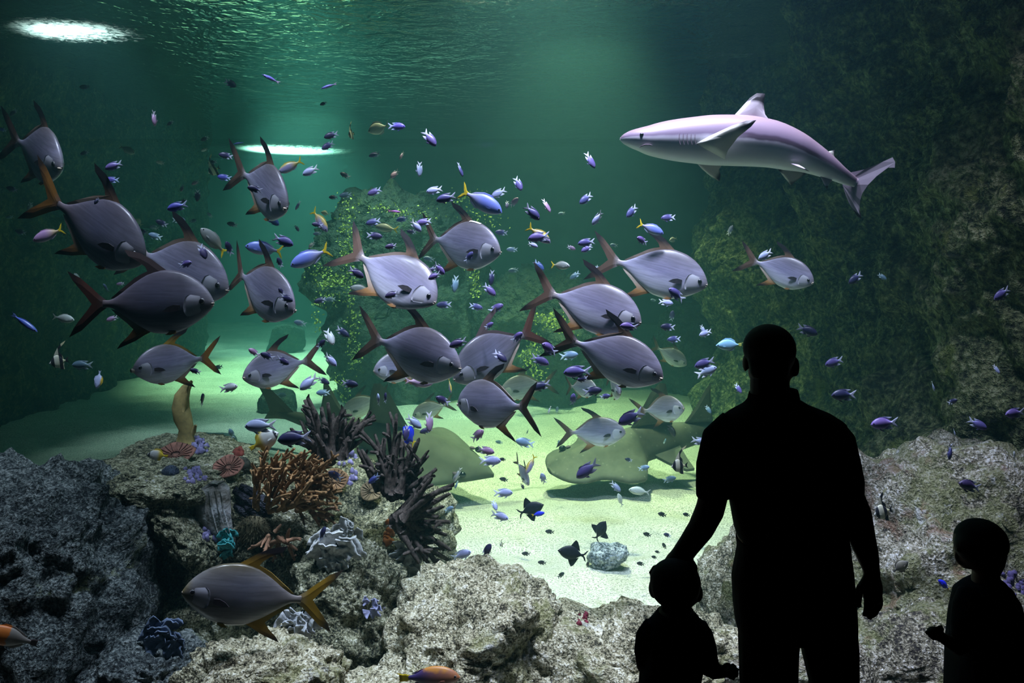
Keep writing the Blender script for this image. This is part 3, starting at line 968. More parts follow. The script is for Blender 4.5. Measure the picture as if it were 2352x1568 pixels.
# nose, tail fork, depth, yaw, roll, variant, label, short phrase for the labels of its neighbours
POMPANOS = [
    ((138, 388), (62, 327), 4.6, 58, 0, 'b', 'silver pompano seen almost head-on near the left cliff', 'head-on pompano by the left cliff'),
    ((330, 600), (146, 470), 4.0, 25, 0, 'dusk', 'large dusky blue pompano with an orange lower tail lobe', 'dusky orange-tailed pompano'),
    ((524, 668), (332, 585), 4.35, 28, 0, 'a', 'silver-blue pompano with another fish tail crossing its face', 'pompano with a tail across its face'),
    ((491, 697), (237, 698), 3.75, 8, 0, 'dark', 'darkest pompano, purple-brown, with dark red tail and fins', 'darkest pompano'),
    ((679, 714), (541, 634), 4.25, 40, 0, 'c', 'grey pompano with a dark chromis in front of its eye', 'pompano with a chromis at its eye'),
    ((656, 480), (578, 402), 4.5, 58, 0, 'b', 'golden-backed pompano turning towards the glass below the far bright patch', 'golden-backed turning pompano'),
    ((304, 850), (468, 824), 4.2, 38, 0, 'gape', 'pompano with gaping mouth facing left above the yellow sponge', 'gaping pompano'),
    ((559, 868), (692, 829), 4.7, 42, 0, 'c', 'left-facing pompano with three dark chromis across its back', 'pompano crossed by three chromis'),
    ((1000, 696), (828, 590), 4.0, 25, 24, 'a', 'brightest lavender pompano diving to the right', 'brightest diving pompano'),
    ((1151, 580), (990, 550), 4.6, 36, 0, 'patch', 'pompano with a white patch on its back and folded tail', 'pompano with a white back patch'),
    ((1472, 742), (1270, 677), 4.0, 22, 8, 'a', 'lavender pompano in the middle of the right-hand trio', 'middle pompano of the right trio'),
    ((1624, 655), (1417, 602), 4.75, 14, 0, 'a', 'uppermost pompano of the right-hand trio with rusty tail', 'uppermost pompano of the right trio'),
    ((1868, 650), (1740, 602), 5.0, 30, 0, 'b', 'lone pompano in front of the right cliff below the shark', 'lone pompano below the shark'),
    ((1058, 847), (872, 783), 4.1, 32, 0, 'a', 'blue-grey pompano facing right in the centre of the school', 'central pompano'),
    ((1042, 872), (1203, 770), 4.5, 30, 0, 'dark', 'dark olive pompano facing left, nose to nose with the central one', 'dark nose-to-nose pompano'),
    ((858, 852), (975, 836), 5.2, 35, 0, 'a', 'pompano half hidden behind the central pompano, facing left', 'half-hidden pompano'),
    ((1521, 870), (1328, 785), 3.9, 26, 0, 'b', 'lowest pompano of the right-hand trio, its tail rusty brown', 'lowest pompano of the right trio'),
    ((1050, 928), (1206, 932), 4.15, -40, 0, 'c', 'blue-grey pompano swimming away to the left just above the sand', 'pompano swimming away above the sand'),
    ((1437, 993), (1313, 993), 6.3, 16, 0, 'a', 'pale green pompano swimming right above the head of the spotted ray', 'pale green pompano over the ray'),
    ((1571, 938), (1487, 942), 6.4, 46, 0, 'b', 'pale green pompano turning in front of the ray dorsal fin', 'pale green turning pompano'),
    ((1577, 838), (1512, 800), 8.4, 25, 0, 'a', 'faint green pompano far off beside the foot of the right cliff', 'faint green pompano'),
    ((1424, 905), (1400, 868), 5.2, 68, 0, 'a', 'silvery pompano seen end-on below the lowest pompano of the trio', 'end-on pompano'),
    ((1372, 893), (1308, 888), 6.4, 45, 0, 'c', 'greenish pompano half covered by two dark chromis', 'greenish half-covered pompano'),
    ((419, 1360), (692, 1379), 3.5, 14, 0, 'fore', 'foreground pompano with yellow fins gliding left over the reef', 'foreground pompano'),
    ((785, 952), (872, 915), 8.6, 20, 0, 'a', 'ghostly green pompano far behind the dark staghorn coral, facing left', 'ghostly far pompano'),
    ((948, 955), (1022, 930), 8.2, 20, 0, 'a', 'faint yellow-green pompano just above the left ray fin', 'faint pompano over the left ray'),
    ((1150, 900), (1245, 880), 7.6, 25, 0, 'c', 'pale green pompano half hidden by the one swimming away', 'pale half-hidden pompano'),
    ((1215, 1114), (1190, 1064), 6.1, 40, 0, 'a', 'small gold and silver pompano nosing down towards the sand', 'small nose-down pompano'),
]
for (nose, tail, Yd, yaw, roll, kind, label, phrase) in POMPANOS:
    o = place(POMP[kind], 'pompano', nose, tail, Yd, yaw, roll)
    tag(o, label, 'fish', 'school of pompanos')
    L = math.hypot(nose[0] - tail[0], nose[1] - tail[1])
    BIG.append(((nose[0] + tail[0]) / 2, (nose[1] + tail[1]) / 2, L * 0.5, L * 0.30 + 18, Yd, phrase))

# ------------------------------------------------------------------ small fish kinds
CHR_TOP = [(0, 0.0), (0.03, 0.045), (0.09, 0.105), (0.20, 0.165), (0.34, 0.195), (0.48, 0.180), (0.60, 0.130), (0.69, 0.078), (0.76, 0.055), (0.80, 0.055)]
CHR_BOT = [(0, -0.012), (0.04, -0.060), (0.10, -0.105), (0.22, -0.155), (0.36, -0.178), (0.50, -0.160), (0.60, -0.115), (0.69, -0.072), (0.76, -0.055), (0.80, -0.055)]
CHR_TOP = [(x, z * 1.14) for x, z in CHR_TOP]
CHR_BOT = [(x, z * 1.14) for x, z in CHR_BOT]
CHR_W = [(0, 0.012), (0.05, 0.05), (0.15, 0.082), (0.32, 0.095), (0.50, 0.078), (0.65, 0.042), (0.80, 0.015)]


def make_chromis(name, front, rear, tail, tip=None, eye=True, bend=0.0):
    body = fish_mat(name + '_body', [(0.0, front), (0.52, front), (0.70, rear), (0.80, tail)], back=tuple(c * 0.55 for c in front), back_at=(0.10, 0.22), rough=0.45, rnd=0.8, noise=0.10)
    fin = fish_mat(name + '_fin', [(0.35, tuple(c * 0.7 for c in front)), (0.58, rear), (0.70, tail), (1.0, tip or tail)], rough=0.6, noise=0.06)
    s = Species(CHR_TOP, CHR_BOT, CHR_W, 14, 10, body, bend, 0.80)
    s.fin('tail_fin', [(0.74, 0.05), (0.82, 0.085), (0.92, 0.145), (1.03, 0.190), (0.95, 0.09), (0.87, 0.0), (0.95, -0.09), (1.02, -0.185), (0.92, -0.145), (0.82, -0.085), (0.74, -0.05)], fin, 0.007)
    s.fin('dorsal_fin', [(0.20, 0.155), (0.32, 0.235), (0.52, 0.235), (0.66, 0.215), (0.80, 0.200), (0.72, 0.125), (0.66, 0.085), (0.45, 0.165)], fin, 0.006)
    s.fin('anal_fin', [(0.44, -0.155), (0.56, -0.215), (0.68, -0.225), (0.82, -0.205), (0.73, -0.125), (0.67, -0.080), (0.55, -0.12)], fin, 0.006)
    s.side_fin('pelvic_fin', 0.30, 2.7, [(0, 0.01), (0.08, -0.03), (0.16, -0.10), (0.07, -0.07), (0, -0.02)], fin, 0.15, 0.005)
    if eye:
        s.eyes(0.085, 1.35, 0.030, ring=False)
    return s


WHITE = (0.62, 0.66, 0.78)
CH = {
    'v': make_chromis('violet_chromis', (0.11, 0.085, 0.27), (0.20, 0.18, 0.46), (0.66, 0.70, 0.90)),
    'd': make_chromis('shaded_chromis', (0.028, 0.022, 0.075), (0.06, 0.05, 0.16), (0.52, 0.54, 0.68)),  # shade of the unlit side put into darker body colours
    'b': make_chromis('blue_chromis', (0.08, 0.085, 0.42), (0.18, 0.21, 0.66), (0.55, 0.64, 0.95), bend=0.12),
    'l': make_chromis('pale_chromis', (0.34, 0.37, 0.60), (0.48, 0.53, 0.72), (0.74, 0.78, 0.85)),
    'p': make_chromis('mauve_chromis', (0.30, 0.17, 0.30), (0.38, 0.26, 0.42), (0.62, 0.58, 0.68), bend=-0.10),
    'w': make_chromis('white_chromis', (0.62, 0.64, 0.66), (0.68, 0.70, 0.72), (0.76, 0.80, 0.82)),
    't': make_chromis('teal_chromis', (0.16, 0.26, 0.36), (0.28, 0.42, 0.50), (0.55, 0.70, 0.75), eye=False),
    'k': make_chromis('black_damsel', (0.012, 0.012, 0.018), (0.012, 0.012, 0.018), (0.03, 0.03, 0.04), eye=False),
}
TONE = {'v': 'violet', 'd': 'dark', 'b': 'bright blue', 'l': 'pale lilac', 'p': 'mauve', 'w': 'whitish', 't': 'faint teal', 'k': 'black'}

# nose x, nose y, tail x, tail y, tone, yaw, roll, depth (0: from its size)
SMALL = [
    (182, 200, 206, 199, 'd', 10, 0, 0), (543, 199, 516, 185, 'd', 15, 0, 0), (356, 290, 352, 254, 'p', 5, 60, 0), (384, 288, 398, 277, 'd', 10, 0, 0),
    (24, 266, 38, 250, 'd', 10, 0, 0), (-4, 294, 15, 301, 'b', 10, 0, 0), (461, 323, 480, 314, 'd', 10, 0, 0), (462, 347, 477, 341, 'w', 20, 0, 0),
    (502, 354, 535, 361, 'd', 10, 0, 0), (477, 375, 499, 371, 'd', 10, 0, 0), (358, 371, 378, 376, 'w', 20, 0, 0), (241, 388, 281, 374, 'v', 10, 0, 0),
    (240, 413, 273, 413, 'b', 5, 0, 0), (499, 405, 531, 410, 'b', 5, 0, 0), (184, 354, 205, 348, 'd', 15, 0, 0), (440, 424, 458, 415, 'p', 20, 0, 0),
    (416, 440, 420, 424, 'p', 10, 30, 0), (453, 463, 454, 435, 'd', 5, 55, 0), (384, 481, 430, 468, 'b', 5, 0, 0), (414, 464, 431, 459, 'd', 10, 0, 0),
    (14, 430, 41, 438, 'd', 10, 0, 0), (426, 505, 396, 505, 't', 5, 0, 0), (357, 506, 385, 518, 'd', 15, 0, 0), (343, 520, 366, 524, 'l', 20, 0, 0),
    (314, 530, 341, 535, 'd', 10, 0, 0), (341, 537, 372, 547, 't', 5, 0, 0), (452, 506, 436, 508, 't', 15, 0, 7.0), (476, 488, 488, 500, 't', 15, 0, 0),
    (521, 512, 546, 518, 'd', 20, 0, 0), (568, 430, 602, 438, 'd', 5, 0, 3.8), (217, 469, 228, 454, 'd', 15, 0, 3.8), (13, 500, 31, 497, 't', 10, 0, 0),
    (34, 529, 61, 536, 'd', 10, 0, 0), (66, 485, 72, 464, 'w', 10, 50, 6.0), (735, 241, 751, 235, 'd', 10, 0, 6.0), (744, 316, 777, 306, 'd', 5, 0, 0),
    (739, 343, 767, 327, 'v', 15, 0, 0), (931, 291, 892, 290, 'b', 5, 0, 0), (1001, 336, 973, 300, 'v', 5, 20, 0), (847, 359, 873, 352, 'v', 5, 0, 0),
    (918, 366, 927, 348, 'p', 25, 20, 0), (781, 397, 804, 408, 'd', 20, 0, 0), (695, 402, 731, 384, 'l', 15, 0, 0), (897, 409, 915, 391, 'p', 25, 0, 0),
    (963, 406, 964, 371, 'l', 5, 60, 0), (1063, 406, 1052, 373, 'v', 5, 50, 0), (1198, 438, 1183, 407, 'v', 15, 20, 0), (979, 441, 1016, 433, 'l', 5, 0, 0),
    (1002, 461, 1047, 449, 'v', 5, 0, 0), (844, 447, 876, 434, 'v', 5, 0, 0), (755, 453, 776, 453, 'd', 20, 0, 6.0), (779, 450, 808, 446, 't', 5, 0, 5.5),
    (1129, 452, 1162, 435, 'l', 10, 0, 5.2), (1163, 479, 1166, 461, 'v', 15, 40, 0), (1191, 454, 1171, 474, 'p', 10, 0, 0), (840, 514, 874, 506, 'v', 5, 0, 0),
    (879, 544, 842, 540, 'd', 5, 0, 0), (910, 506, 938, 500, 'b', 15, 0, 0), (967, 532, 944, 506, 'l', 5, 0, 4.0), (956, 513, 991, 507, 'v', 5, 0, 4.4),
    (934, 531, 956, 533, 'd', 10, 0, 5.5), (1137, 533, 1166, 535, 'v', 10, 0, 0), (641, 517, 612, 495, 'b', 5, 0, 0), (716, 514, 742, 518, 'd', 15, 0, 4.3),
    (687, 531, 677, 517, 'v', 10, 0, 6.5), (719, 537, 739, 535, 't', 10, 0, 6.0), (674, 563, 628, 544, 'v', 5, 0, 0), (709, 569, 723, 555, 'w', 15, 0, 6.0),
    (679, 482, 690, 461, 'v', 5, 60, 5.5), (1366, 387, 1346, 350, 'v', 5, 45, 0), (1331, 468, 1359, 446, 'v', 15, 0, 0), (1264, 488, 1248, 456, 'p', 5, 65, 4.8),
    (1239, 505, 1206, 472, 'v', 5, 0, 0), (1360, 517, 1383, 486, 'l', 15, 20, 0), (1439, 499, 1462, 473, 'v', 20, 0, 0), (1518, 501, 1551, 499, 'v', 10, 0, 0),
    (1282, 491, 1298, 489, 't', 5, 0, 7.0), (1213, 549, 1262, 540, 'v', 5, 0, 3.9), (1235, 567, 1213, 558, 'l', 15, 0, 4.2), (1322, 573, 1303, 565, 'p', 10, 0, 5.5),
    (1327, 560, 1366, 554, 'v', 10, 0, 4.2), (1335, 578, 1360, 564, 'v', 10, 0, 4.6), (1463, 545, 1486, 559, 'v', 35, 0, 4.0), (1683, 517, 1671, 540, 'l', 15, 20, 0),
    (1401, 562, 1419, 564, 't', 10, 0, 6.5), (1249, 621, 1227, 599, 'b', 10, 0, 0), (1309, 641, 1331, 625, 't', 5, 0, 5.6), (1362, 624, 1374, 610, 'l', 10, 0, 5.6),
    (1742, 595, 1773, 576, 'l', 10, 0, 4.4), (473, 595, 459, 561, 'd', 5, 50, 3.9), (441, 602, 411, 610, 'v', 10, 0, 3.8), (519, 554, 533, 586, 'd', 20, 0, 4.2),
    (637, 591, 648, 614, 'd', 20, 10, 4.2), (171, 627, 183, 646, 'w', 20, 0, 5.6), (237, 651, 250, 670, 't', 5, 40, 5.6), (267, 653, 286, 650, 'p', 20, 0, 5.5),
    (244, 736, 271, 727, 'p', 15, 0, 5.0), (165, 838, 213, 838, 't', 5, 0, 4.2), (436, 848, 461, 856, 'd', 20, 0, 3.9), (546, 886, 505, 894, 'w', 5, 0, 4.6),
    (466, 903, 464, 933, 'd', 25, 30, 4.4), (490, 847, 512, 840, 't', 5, 0, 7.4), (673, 691, 643, 679, 'd', 20, 0, 3.8), (640, 661, 652, 678, 'd', 20, 0, 3.85),
    (836, 637, 801, 617, 'd', 5, 0, 3.9), (884, 568, 911, 563, 'd', 20, 0, 3.8), (1021, 630, 997, 605, 'v', 20, 0, 3.75), (984, 641, 1012, 626, 'v', 10, 0, 3.7),
    (981, 624, 1003, 614, 'd', 10, 0, 4.6), (884, 682, 917, 671, 'd', 15, 0, 3.7), (1002, 701, 1037, 699, 'v', 5, 0, 0), (721, 694, 749, 686, 'd', 15, 0, 5.0),
    (746, 688, 771, 686, 't', 15, 0, 5.8), (1043, 672, 1048, 632, 't', 5, 60, 5.0), (1138, 679, 1111, 653, 'v', 5, 0, 0), (1127, 656, 1131, 620, 'd', 5, 65, 5.0),
    (1109, 708, 1078, 701, 'v', 10, 0, 0), (1156, 699, 1124, 716, 'v', 10, 0, 0), (1086, 578, 1069, 602, 'v', 15, 0, 4.0), (972, 592, 999, 597, 't', 5, 0, 6.0),
    (1163, 573, 1189, 573, 't', 5, 0, 5.8), (1167, 622, 1191, 619, 't', 5, 0, 6.2), (802, 773, 773, 753, 'd', 15, 0, 0), (766, 792, 749, 756, 'w', 10, 30, 4.6),
    (747, 780, 729, 799, 'd', 15, 0, 4.2), (675, 738, 704, 745, 't', 10, 0, 6.0), (1133, 741, 1114, 753, 'v', 25, 0, 4.4), (773, 840, 747, 814, 'l', 20, 0, 4.1),
    (1032, 796, 1072, 780, 'd', 5, 0, 3.75), (1200, 763, 1176, 784, 'v', 20, 0, 3.9), (664, 836, 636, 821, 'd', 20, 0, 3.9), (598, 811, 630, 823, 'd', 10, 0, 4.0),
    (571, 801, 596, 816, 'p', 20, 0, 4.05), (689, 895, 730, 862, 'l', 10, 0, 4.1), (757, 881, 731, 869, 'd', 20, 0, 5.4), (823, 884, 785, 879, 'd', 10, 0, 4.2),
    (726, 902, 758, 901, 't', 5, 0, 5.2), (868, 903, 870, 931, 'l', 10, 40, 4.5), (886, 901, 884, 925, 'd', 10, 60, 4.6), (1001, 911, 1032, 927, 'd', 20, 0, 4.2),
    (1164, 831, 1134, 807, 'd', 5, 20, 3.9), (1245, 789, 1278, 812, 'v', 30, 0, 3.65), (1261, 837, 1220, 818, 'v', 10, 0, 4.2), (1536, 662, 1570, 690, 'v', 10, 0, 3.9),
    (1546, 697, 1513, 692, 'l', 10, 0, 0), (1546, 713, 1541, 737, 'v', 15, 40, 0), (1516, 750, 1550, 752, 'd', 10, 0, 0), (1532, 780, 1563, 778, 'v', 10, 0, 0),
    (1494, 688, 1507, 690, 't', 5, 0, 7.2), (1424, 748, 1465, 751, 'v', 5, 0, 3.6), (1328, 813, 1286, 819, 't', 10, 0, 5.0), (1294, 856, 1357, 852, 'v', 5, 0, 3.7),
    (1326, 872, 1350, 868, 'd', 35, 0, 3.75), (1222, 893, 1264, 879, 'd', 5, 0, 4.1), (1383, 895, 1340, 901, 'd', 10, 0, 4.2), (1402, 908, 1378, 912, 'v', 25, 0, 4.4),
    (1318, 903, 1314, 930, 'v', 15, 20, 4.6), (1595, 842, 1641, 827, 'v', 5, 0, 4.1), (1646, 843, 1599, 862, 'l', 10, 0, 4.6), (1606, 770, 1634, 760, 'l', 15, 0, 5.0),
    (1618, 766, 1610, 746, 'l', 15, 0, 5.4), (1703, 903, 1689, 881, 'v', 10, 40, 5.2), (1633, 949, 1621, 931, 't', 10, 30, 6.2), (1878, 768, 1831, 750, 'd', 5, 0, 4.2),
    (1949, 651, 1979, 628, 'd', 5, 0, 4.8), (2036, 642, 2017, 629, 't', 10, 0, 5.2), (2283, 688, 2318, 662, 'v', 5, 0, 4.0), (1895, 838, 1936, 825, 'v', 10, 0, 4.2),
    (1909, 908, 1966, 906, 'd', 5, 0, 3.9), (2146, 898, 2140, 875, 'l', 10, 50, 4.5), (2296, 858, 2281, 837, 'l', 10, 40, 4.5), (2199, 917, 2177, 926, 'd', 30, 0, 4.2),
    (2000, 975, 2062, 969, 'v', 5, 0, 3.75), (2267, 985, 2223, 963, 'v', 10, 0, 3.9), (2309, 952, 2352, 945, 'v', 15, 0, 3.8), (2194, 1001, 2190, 984, 'l', 10, 50, 4.3),
    (2180, 1056, 2184, 1018, 'v', 5, 50, 3.9), (2329, 1036, 2331, 1058, 'w', 25, 0, 4.2), (2202, 1109, 2251, 1121, 'd', 10, 0, 3.75), (968, 983, 934, 956, 'l', 10, 0, 4.4),
    (930, 1012, 936, 975, 'd', 10, 55, 4.3), (986, 992, 987, 945, 'p', 5, 60, 4.8), (964, 993, 992, 984, 'd', 10, 0, 5.0), (1111, 988, 1083, 1010, 'p', 25, 0, 4.5),
    (1136, 1039, 1096, 1030, 'p', 5, 0, 4.5), (1151, 1058, 1101, 1058, 'l', 5, 0, 4.8), (1147, 1053, 1162, 1056, 'k', 20, 0, 5.2), (1184, 1011, 1227, 1021, 't', 10, 0, 5.2),
    (1042, 1106, 1059, 1073, 'w', 5, 45, 5.0), (1045, 1122, 1052, 1103, 't', 10, 30, 5.6), (847, 1110, 871, 1089, 'b', 10, 0, 4.1), (1420, 973, 1477, 943, 'v', 5, 0, 4.0),
    (1324, 1097, 1374, 1060, 'v', 5, 0, 4.1), (1243, 1086, 1252, 1110, 'l', 20, 30, 5.2), (1178, 1131, 1134, 1132, 'l', 5, 0, 5.0), (1425, 1129, 1403, 1106, 'l', 10, 0, 5.2),
    (1492, 1071, 1466, 1077, 't', 10, 0, 5.4), (1553, 1096, 1523, 1104, 't', 10, 0, 5.2), (1629, 1019, 1588, 1009, 'l', 5, 0, 4.6), (1435, 1053, 1452, 1058, 'd', 10, 0, 6.5),
    (1259, 950, 1265, 932, 'w', 10, 30, 6.0), (1281, 933, 1278, 948, 't', 10, 40, 7.0), (1168, 1191, 1128, 1178, 'l', 20, 0, 4.8), (1141, 1172, 1131, 1148, 'l', 10, 30, 5.2),
    (1042, 1164, 1021, 1174, 't', 15, 0, 5.6), (1082, 1266, 1038, 1282, 'l', 5, 0, 4.7), (1128, 1249, 1108, 1282, 'd', 15, 20, 4.3), (562, 979, 634, 976, 'l', 5, 0, 3.75),
    (637, 1011, 714, 1002, 'd', 5, 0, 3.65), (527, 984, 536, 1006, 't', 15, 20, 5.4), (659, 908, 632, 907, 't', 10, 0, 8.5), (754, 1083, 786, 1101, 'd', 15, 0, 4.2),
    (748, 1209, 732, 1242, 'd', 10, 30, 4.0), (1550, 1003, 1536, 974, 'k', 10, 0, 6.6), (1198, 1270, 1218, 1272, 'k', 10, 0, 5.4), (1235, 1290, 1255, 1293, 'k', 10, 0, 5.3),
    (1296, 1314, 1281, 1326, 'k', 10, 0, 5.2), (1252, 1219, 1273, 1222, 'k', 10, 0, 5.8), (1351, 1289, 1349, 1303, 'k', 10, 20, 5.4), (1511, 1178, 1531, 1184, 'k', 10, 0, 5.6),
    (1477, 1224, 1496, 1230, 'k', 10, 0, 5.6), (1524, 1225, 1541, 1232, 'd', 10, 0, 5.6), (1568, 1179, 1585, 1184, 'k', 10, 0, 5.6), (1462, 1292, 1480, 1296, 'k', 10, 0, 5.4),
    (1522, 1246, 1529, 1260, 'k', 10, 30, 5.6), (1496, 1277, 1509, 1281, 'k', 10, 0, 5.6), (1504, 1265, 1516, 1269, 'k', 10, 0, 5.6), (1147, 1098, 1167, 1103, 'k', 10, 0, 5.8),
    (1203, 1123, 1197, 1110, 'k', 10, 30, 5.8), (1197, 1008, 1207, 1018, 't', 15, 0, 7.0), (1138, 1013, 1155, 1017, 't', 15, 0, 7.2), (1285, 1010, 1279, 1026, 't', 15, 40, 7.0),
    (1530, 1007, 1524, 1018, 't', 15, 40, 7.0), (1210, 996, 1214, 982, 't', 15, 40, 7.4), (645, 1118, 0, 0, '', 0, 0, 0),
]
SMALL = [s for s in SMALL if s[4]]

M_YTAIL = plain('yellow_fin', (0.62, 0.46, 0.02), 0.5, 0.15, 20)


def make_slim(name, body, tailm, top, bot, wid, dors, anal, tail_fork=0.16, notch=0.90, bend=0.0, eye_r=0.024, xe=0.84):
    s = Species(top, bot, wid, 18, 12, body, bend, xe)
    s.fin('tail_fin', [(xe - 0.05, 0.03), (xe + 0.04, 0.06), (xe + 0.11, tail_fork * 0.75), (xe + 0.18, tail_fork), (xe + 0.11, 0.06), (notch, 0.0),
                       (xe + 0.11, -0.06), (xe + 0.17, -tail_fork), (xe + 0.10, -tail_fork * 0.75), (xe + 0.04, -0.06), (xe - 0.05, -0.03)], tailm, 0.006)
    s.fin('dorsal_fin', dors, body, 0.005)
    s.fin('anal_fin', anal, body, 0.005)
    s.side_fin('pectoral_fin', 0.24, 1.8, [(0, 0.015), (0.07, 0.02), (0.12, -0.01), (0.05, -0.025), (0, -0.015)], body, 0.3)
    s.eyes(0.075, 1.35, eye_r)
    return s


SL_TOP = [(0, 0.0), (0.04, 0.045), (0.12, 0.095), (0.25, 0.135), (0.40, 0.145), (0.55, 0.122), (0.70, 0.07), (0.80, 0.035), (0.84, 0.032)]
SL_BOT = [(0, -0.01), (0.05, -0.05), (0.14, -0.095), (0.28, -0.132), (0.42, -0.138), (0.56, -0.112), (0.70, -0.065), (0.80, -0.035), (0.84, -0.032)]
SL_TOP = [(x, z * (1.28 if x < 0.7 else 1.08)) for x, z in SL_TOP]
SL_BOT = [(x, z * (1.28 if x < 0.7 else 1.08)) for x, z in SL_BOT]
SL_W = [(0, 0.012), (0.06, 0.045), (0.2, 0.075), (0.4, 0.08), (0.6, 0.052), (0.84, 0.014)]
SL_D = [(0.24, 0.15), (0.34, 0.215), (0.52, 0.20), (0.70, 0.115), (0.76, 0.06), (0.66, 0.085), (0.45, 0.15)]
SL_A = [(0.46, -0.155), (0.56, -0.19), (0.70, -0.12), (0.76, -0.06), (0.64, -0.085)]


def slim_body(name, a, b_, belly, back=None):
    return fish_mat(name, [(0.0, a), (0.45, a), (0.72, b_), (0.84, b_)], back=back, back_at=(0.06, 0.14), belly=belly, belly_at=(-0.13, -0.05), rough=0.4, noise=0.08)


FUS = make_slim('fusilier', slim_body('fusilier_blue', (0.14, 0.18, 0.52), (0.26, 0.26, 0.40), (0.42, 0.44, 0.60)), M_YTAIL, SL_TOP, SL_BOT, SL_W, SL_D, SL_A, 0.20, 0.90)
FUS_Y = make_slim('yellow_back_fusilier', slim_body('fusilier_yellow_back', (0.28, 0.24, 0.42), (0.50, 0.38, 0.10), (0.42, 0.36, 0.48), (0.46, 0.34, 0.06)), M_YTAIL, SL_TOP, SL_BOT, SL_W, SL_D, SL_A, 0.20, 0.90)
FUS_P = make_slim('pink_fusilier', slim_body('fusilier_pink', (0.46, 0.30, 0.46), (0.50, 0.34, 0.44), (0.62, 0.52, 0.60)), plain('pink_fin', (0.50, 0.32, 0.40), 0.5), SL_TOP, SL_BOT, SL_W, SL_D, SL_A, 0.14, 0.92)
FUS_M = make_slim('mauve_fusilier', slim_body('fusilier_mauve', (0.34, 0.20, 0.36), (0.46, 0.34, 0.20), (0.46, 0.36, 0.46)), M_YTAIL, SL_TOP, SL_BOT, SL_W, SL_D, SL_A, 0.20, 0.90)
FUS_S = make_slim('silver_fish', slim_body('silver_green', (0.46, 0.50, 0.46), (0.46, 0.50, 0.46), (0.66, 0.68, 0.62)), plain('silver_fin', (0.42, 0.44, 0.40), 0.5), SL_TOP, SL_BOT, SL_W, SL_D, SL_A, 0.16, 0.90)
FUS_G = make_slim('grey_yellow_tail', slim_body('grey_olive', (0.22, 0.23, 0.22), (0.28, 0.27, 0.20), (0.38, 0.38, 0.34)), M_YTAIL, SL_TOP, SL_BOT, SL_W, SL_D, SL_A, 0.18, 0.90)
WR_TOP = [(x, z * 0.48) for x, z in SL_TOP]
WR_BOT = [(x, z * 0.48) for x, z in SL_BOT]
WR_D = [(x, z * 0.50) for x, z in SL_D]
WR_A = [(x, z * 0.50) for x, z in SL_A]
WRA = make_slim('slender_wrasse', slim_body('wrasse_violet', (0.18, 0.16, 0.62), (0.30, 0.22, 0.56), (0.44, 0.34, 0.60)), plain('violet_fin', (0.50, 0.40, 0.55), 0.5), WR_TOP, WR_BOT, SL_W, WR_D, WR_A, 0.09, 0.93)
WRA_P = make_slim('slender_anthias', slim_body('anthias_pink', (0.42, 0.14, 0.42), (0.50, 0.16, 0.34), (0.60, 0.30, 0.42)), plain('magenta_fin', (0.55, 0.14, 0.30), 0.5), WR_TOP, WR_BOT, SL_W, WR_D, WR_A, 0.10, 0.92)
WRA_D = make_slim('deep_blue_wrasse', slim_body('wrasse_deep_blue', (0.06, 0.10, 0.34), (0.05, 0.09, 0.40), (0.10, 0.14, 0.34)), plain('blue_fin', (0.10, 0.16, 0.40), 0.5), WR_TOP, WR_BOT, SL_W, WR_D, WR_A, 0.08, 0.94)
BIGWR = make_slim('orange_wrasse', fish_mat('orange_wrasse_body', [(0.0, (0.34, 0.13, 0.05)), (0.35, (0.22, 0.09, 0.07)), (0.62, (0.05, 0.03, 0.10)), (0.84, (0.03, 0.02, 0.10))], back=(0.42, 0.17, 0.03), back_at=(0.10, 0.15), rough=0.45, noise=0.15),
                  M_YTAIL, SL_TOP, SL_BOT, SL_W, [(0.18, 0.115), (0.30, 0.165), (0.60, 0.145), (0.80, 0.06), (0.70, 0.065), (0.45, 0.12)], SL_A, 0.075, 0.97)
HAWK = make_slim('orange_spot_fish', fish_mat('orange_spot_body', [(0.0, (0.30, 0.26, 0.22)), (0.84, (0.20, 0.17, 0.15))], bars=[(0.10, 0.46, (0.62, 0.17, 0.03))], rough=0.5, noise=0.2, belly=(0.34, 0.30, 0.26), belly_at=(-0.06, 0.0)), plain('dark_brown_fin', (0.08, 0.06, 0.06), 0.6), SL_TOP, SL_BOT, SL_W, SL_D, SL_A, 0.08, 0.95)
BLUED = make_slim('yellow_tail_damsel', slim_body('electric_blue', (0.02, 0.03, 0.75), (0.03, 0.04, 0.65), (0.03, 0.04, 0.6)), M_YTAIL, SL_TOP, SL_BOT, SL_W, SL_D, SL_A, 0.10, 0.92)

# deep round fish: surgeonfish, butterflyfish
RD_TOP = [(0, 0.0), (0.05, 0.06), (0.14, 0.16), (0.28, 0.25), (0.44, 0.28), (0.60, 0.22), (0.72, 0.11), (0.80, 0.045), (0.84, 0.035)]
RD_BOT = [(0, -0.015), (0.06, -0.07), (0.16, -0.16), (0.30, -0.23), (0.46, -0.25), (0.60, -0.20), (0.72, -0.10), (0.80, -0.045), (0.84, -0.035)]
RD_W = [(0, 0.01), (0.08, 0.045), (0.25, 0.07), (0.5, 0.065), (0.7, 0.035), (0.84, 0.012)]
RD_D = [(0.20, 0.22), (0.36, 0.34), (0.56, 0.33), (0.70, 0.22), (0.74, 0.10), (0.60, 0.19), (0.40, 0.25)]
RD_A = [(0.34, -0.22), (0.50, -0.31), (0.66, -0.26), (0.73, -0.12), (0.60, -0.18)]
SURG = make_slim('surgeonfish', slim_body('surgeon_pale_green', (0.50, 0.54, 0.42), (0.50, 0.54, 0.42), (0.60, 0.62, 0.50)), plain('pale_fin', (0.55, 0.58, 0.46), 0.5), RD_TOP, RD_BOT, RD_W, RD_D, RD_A, 0.22, 0.90)
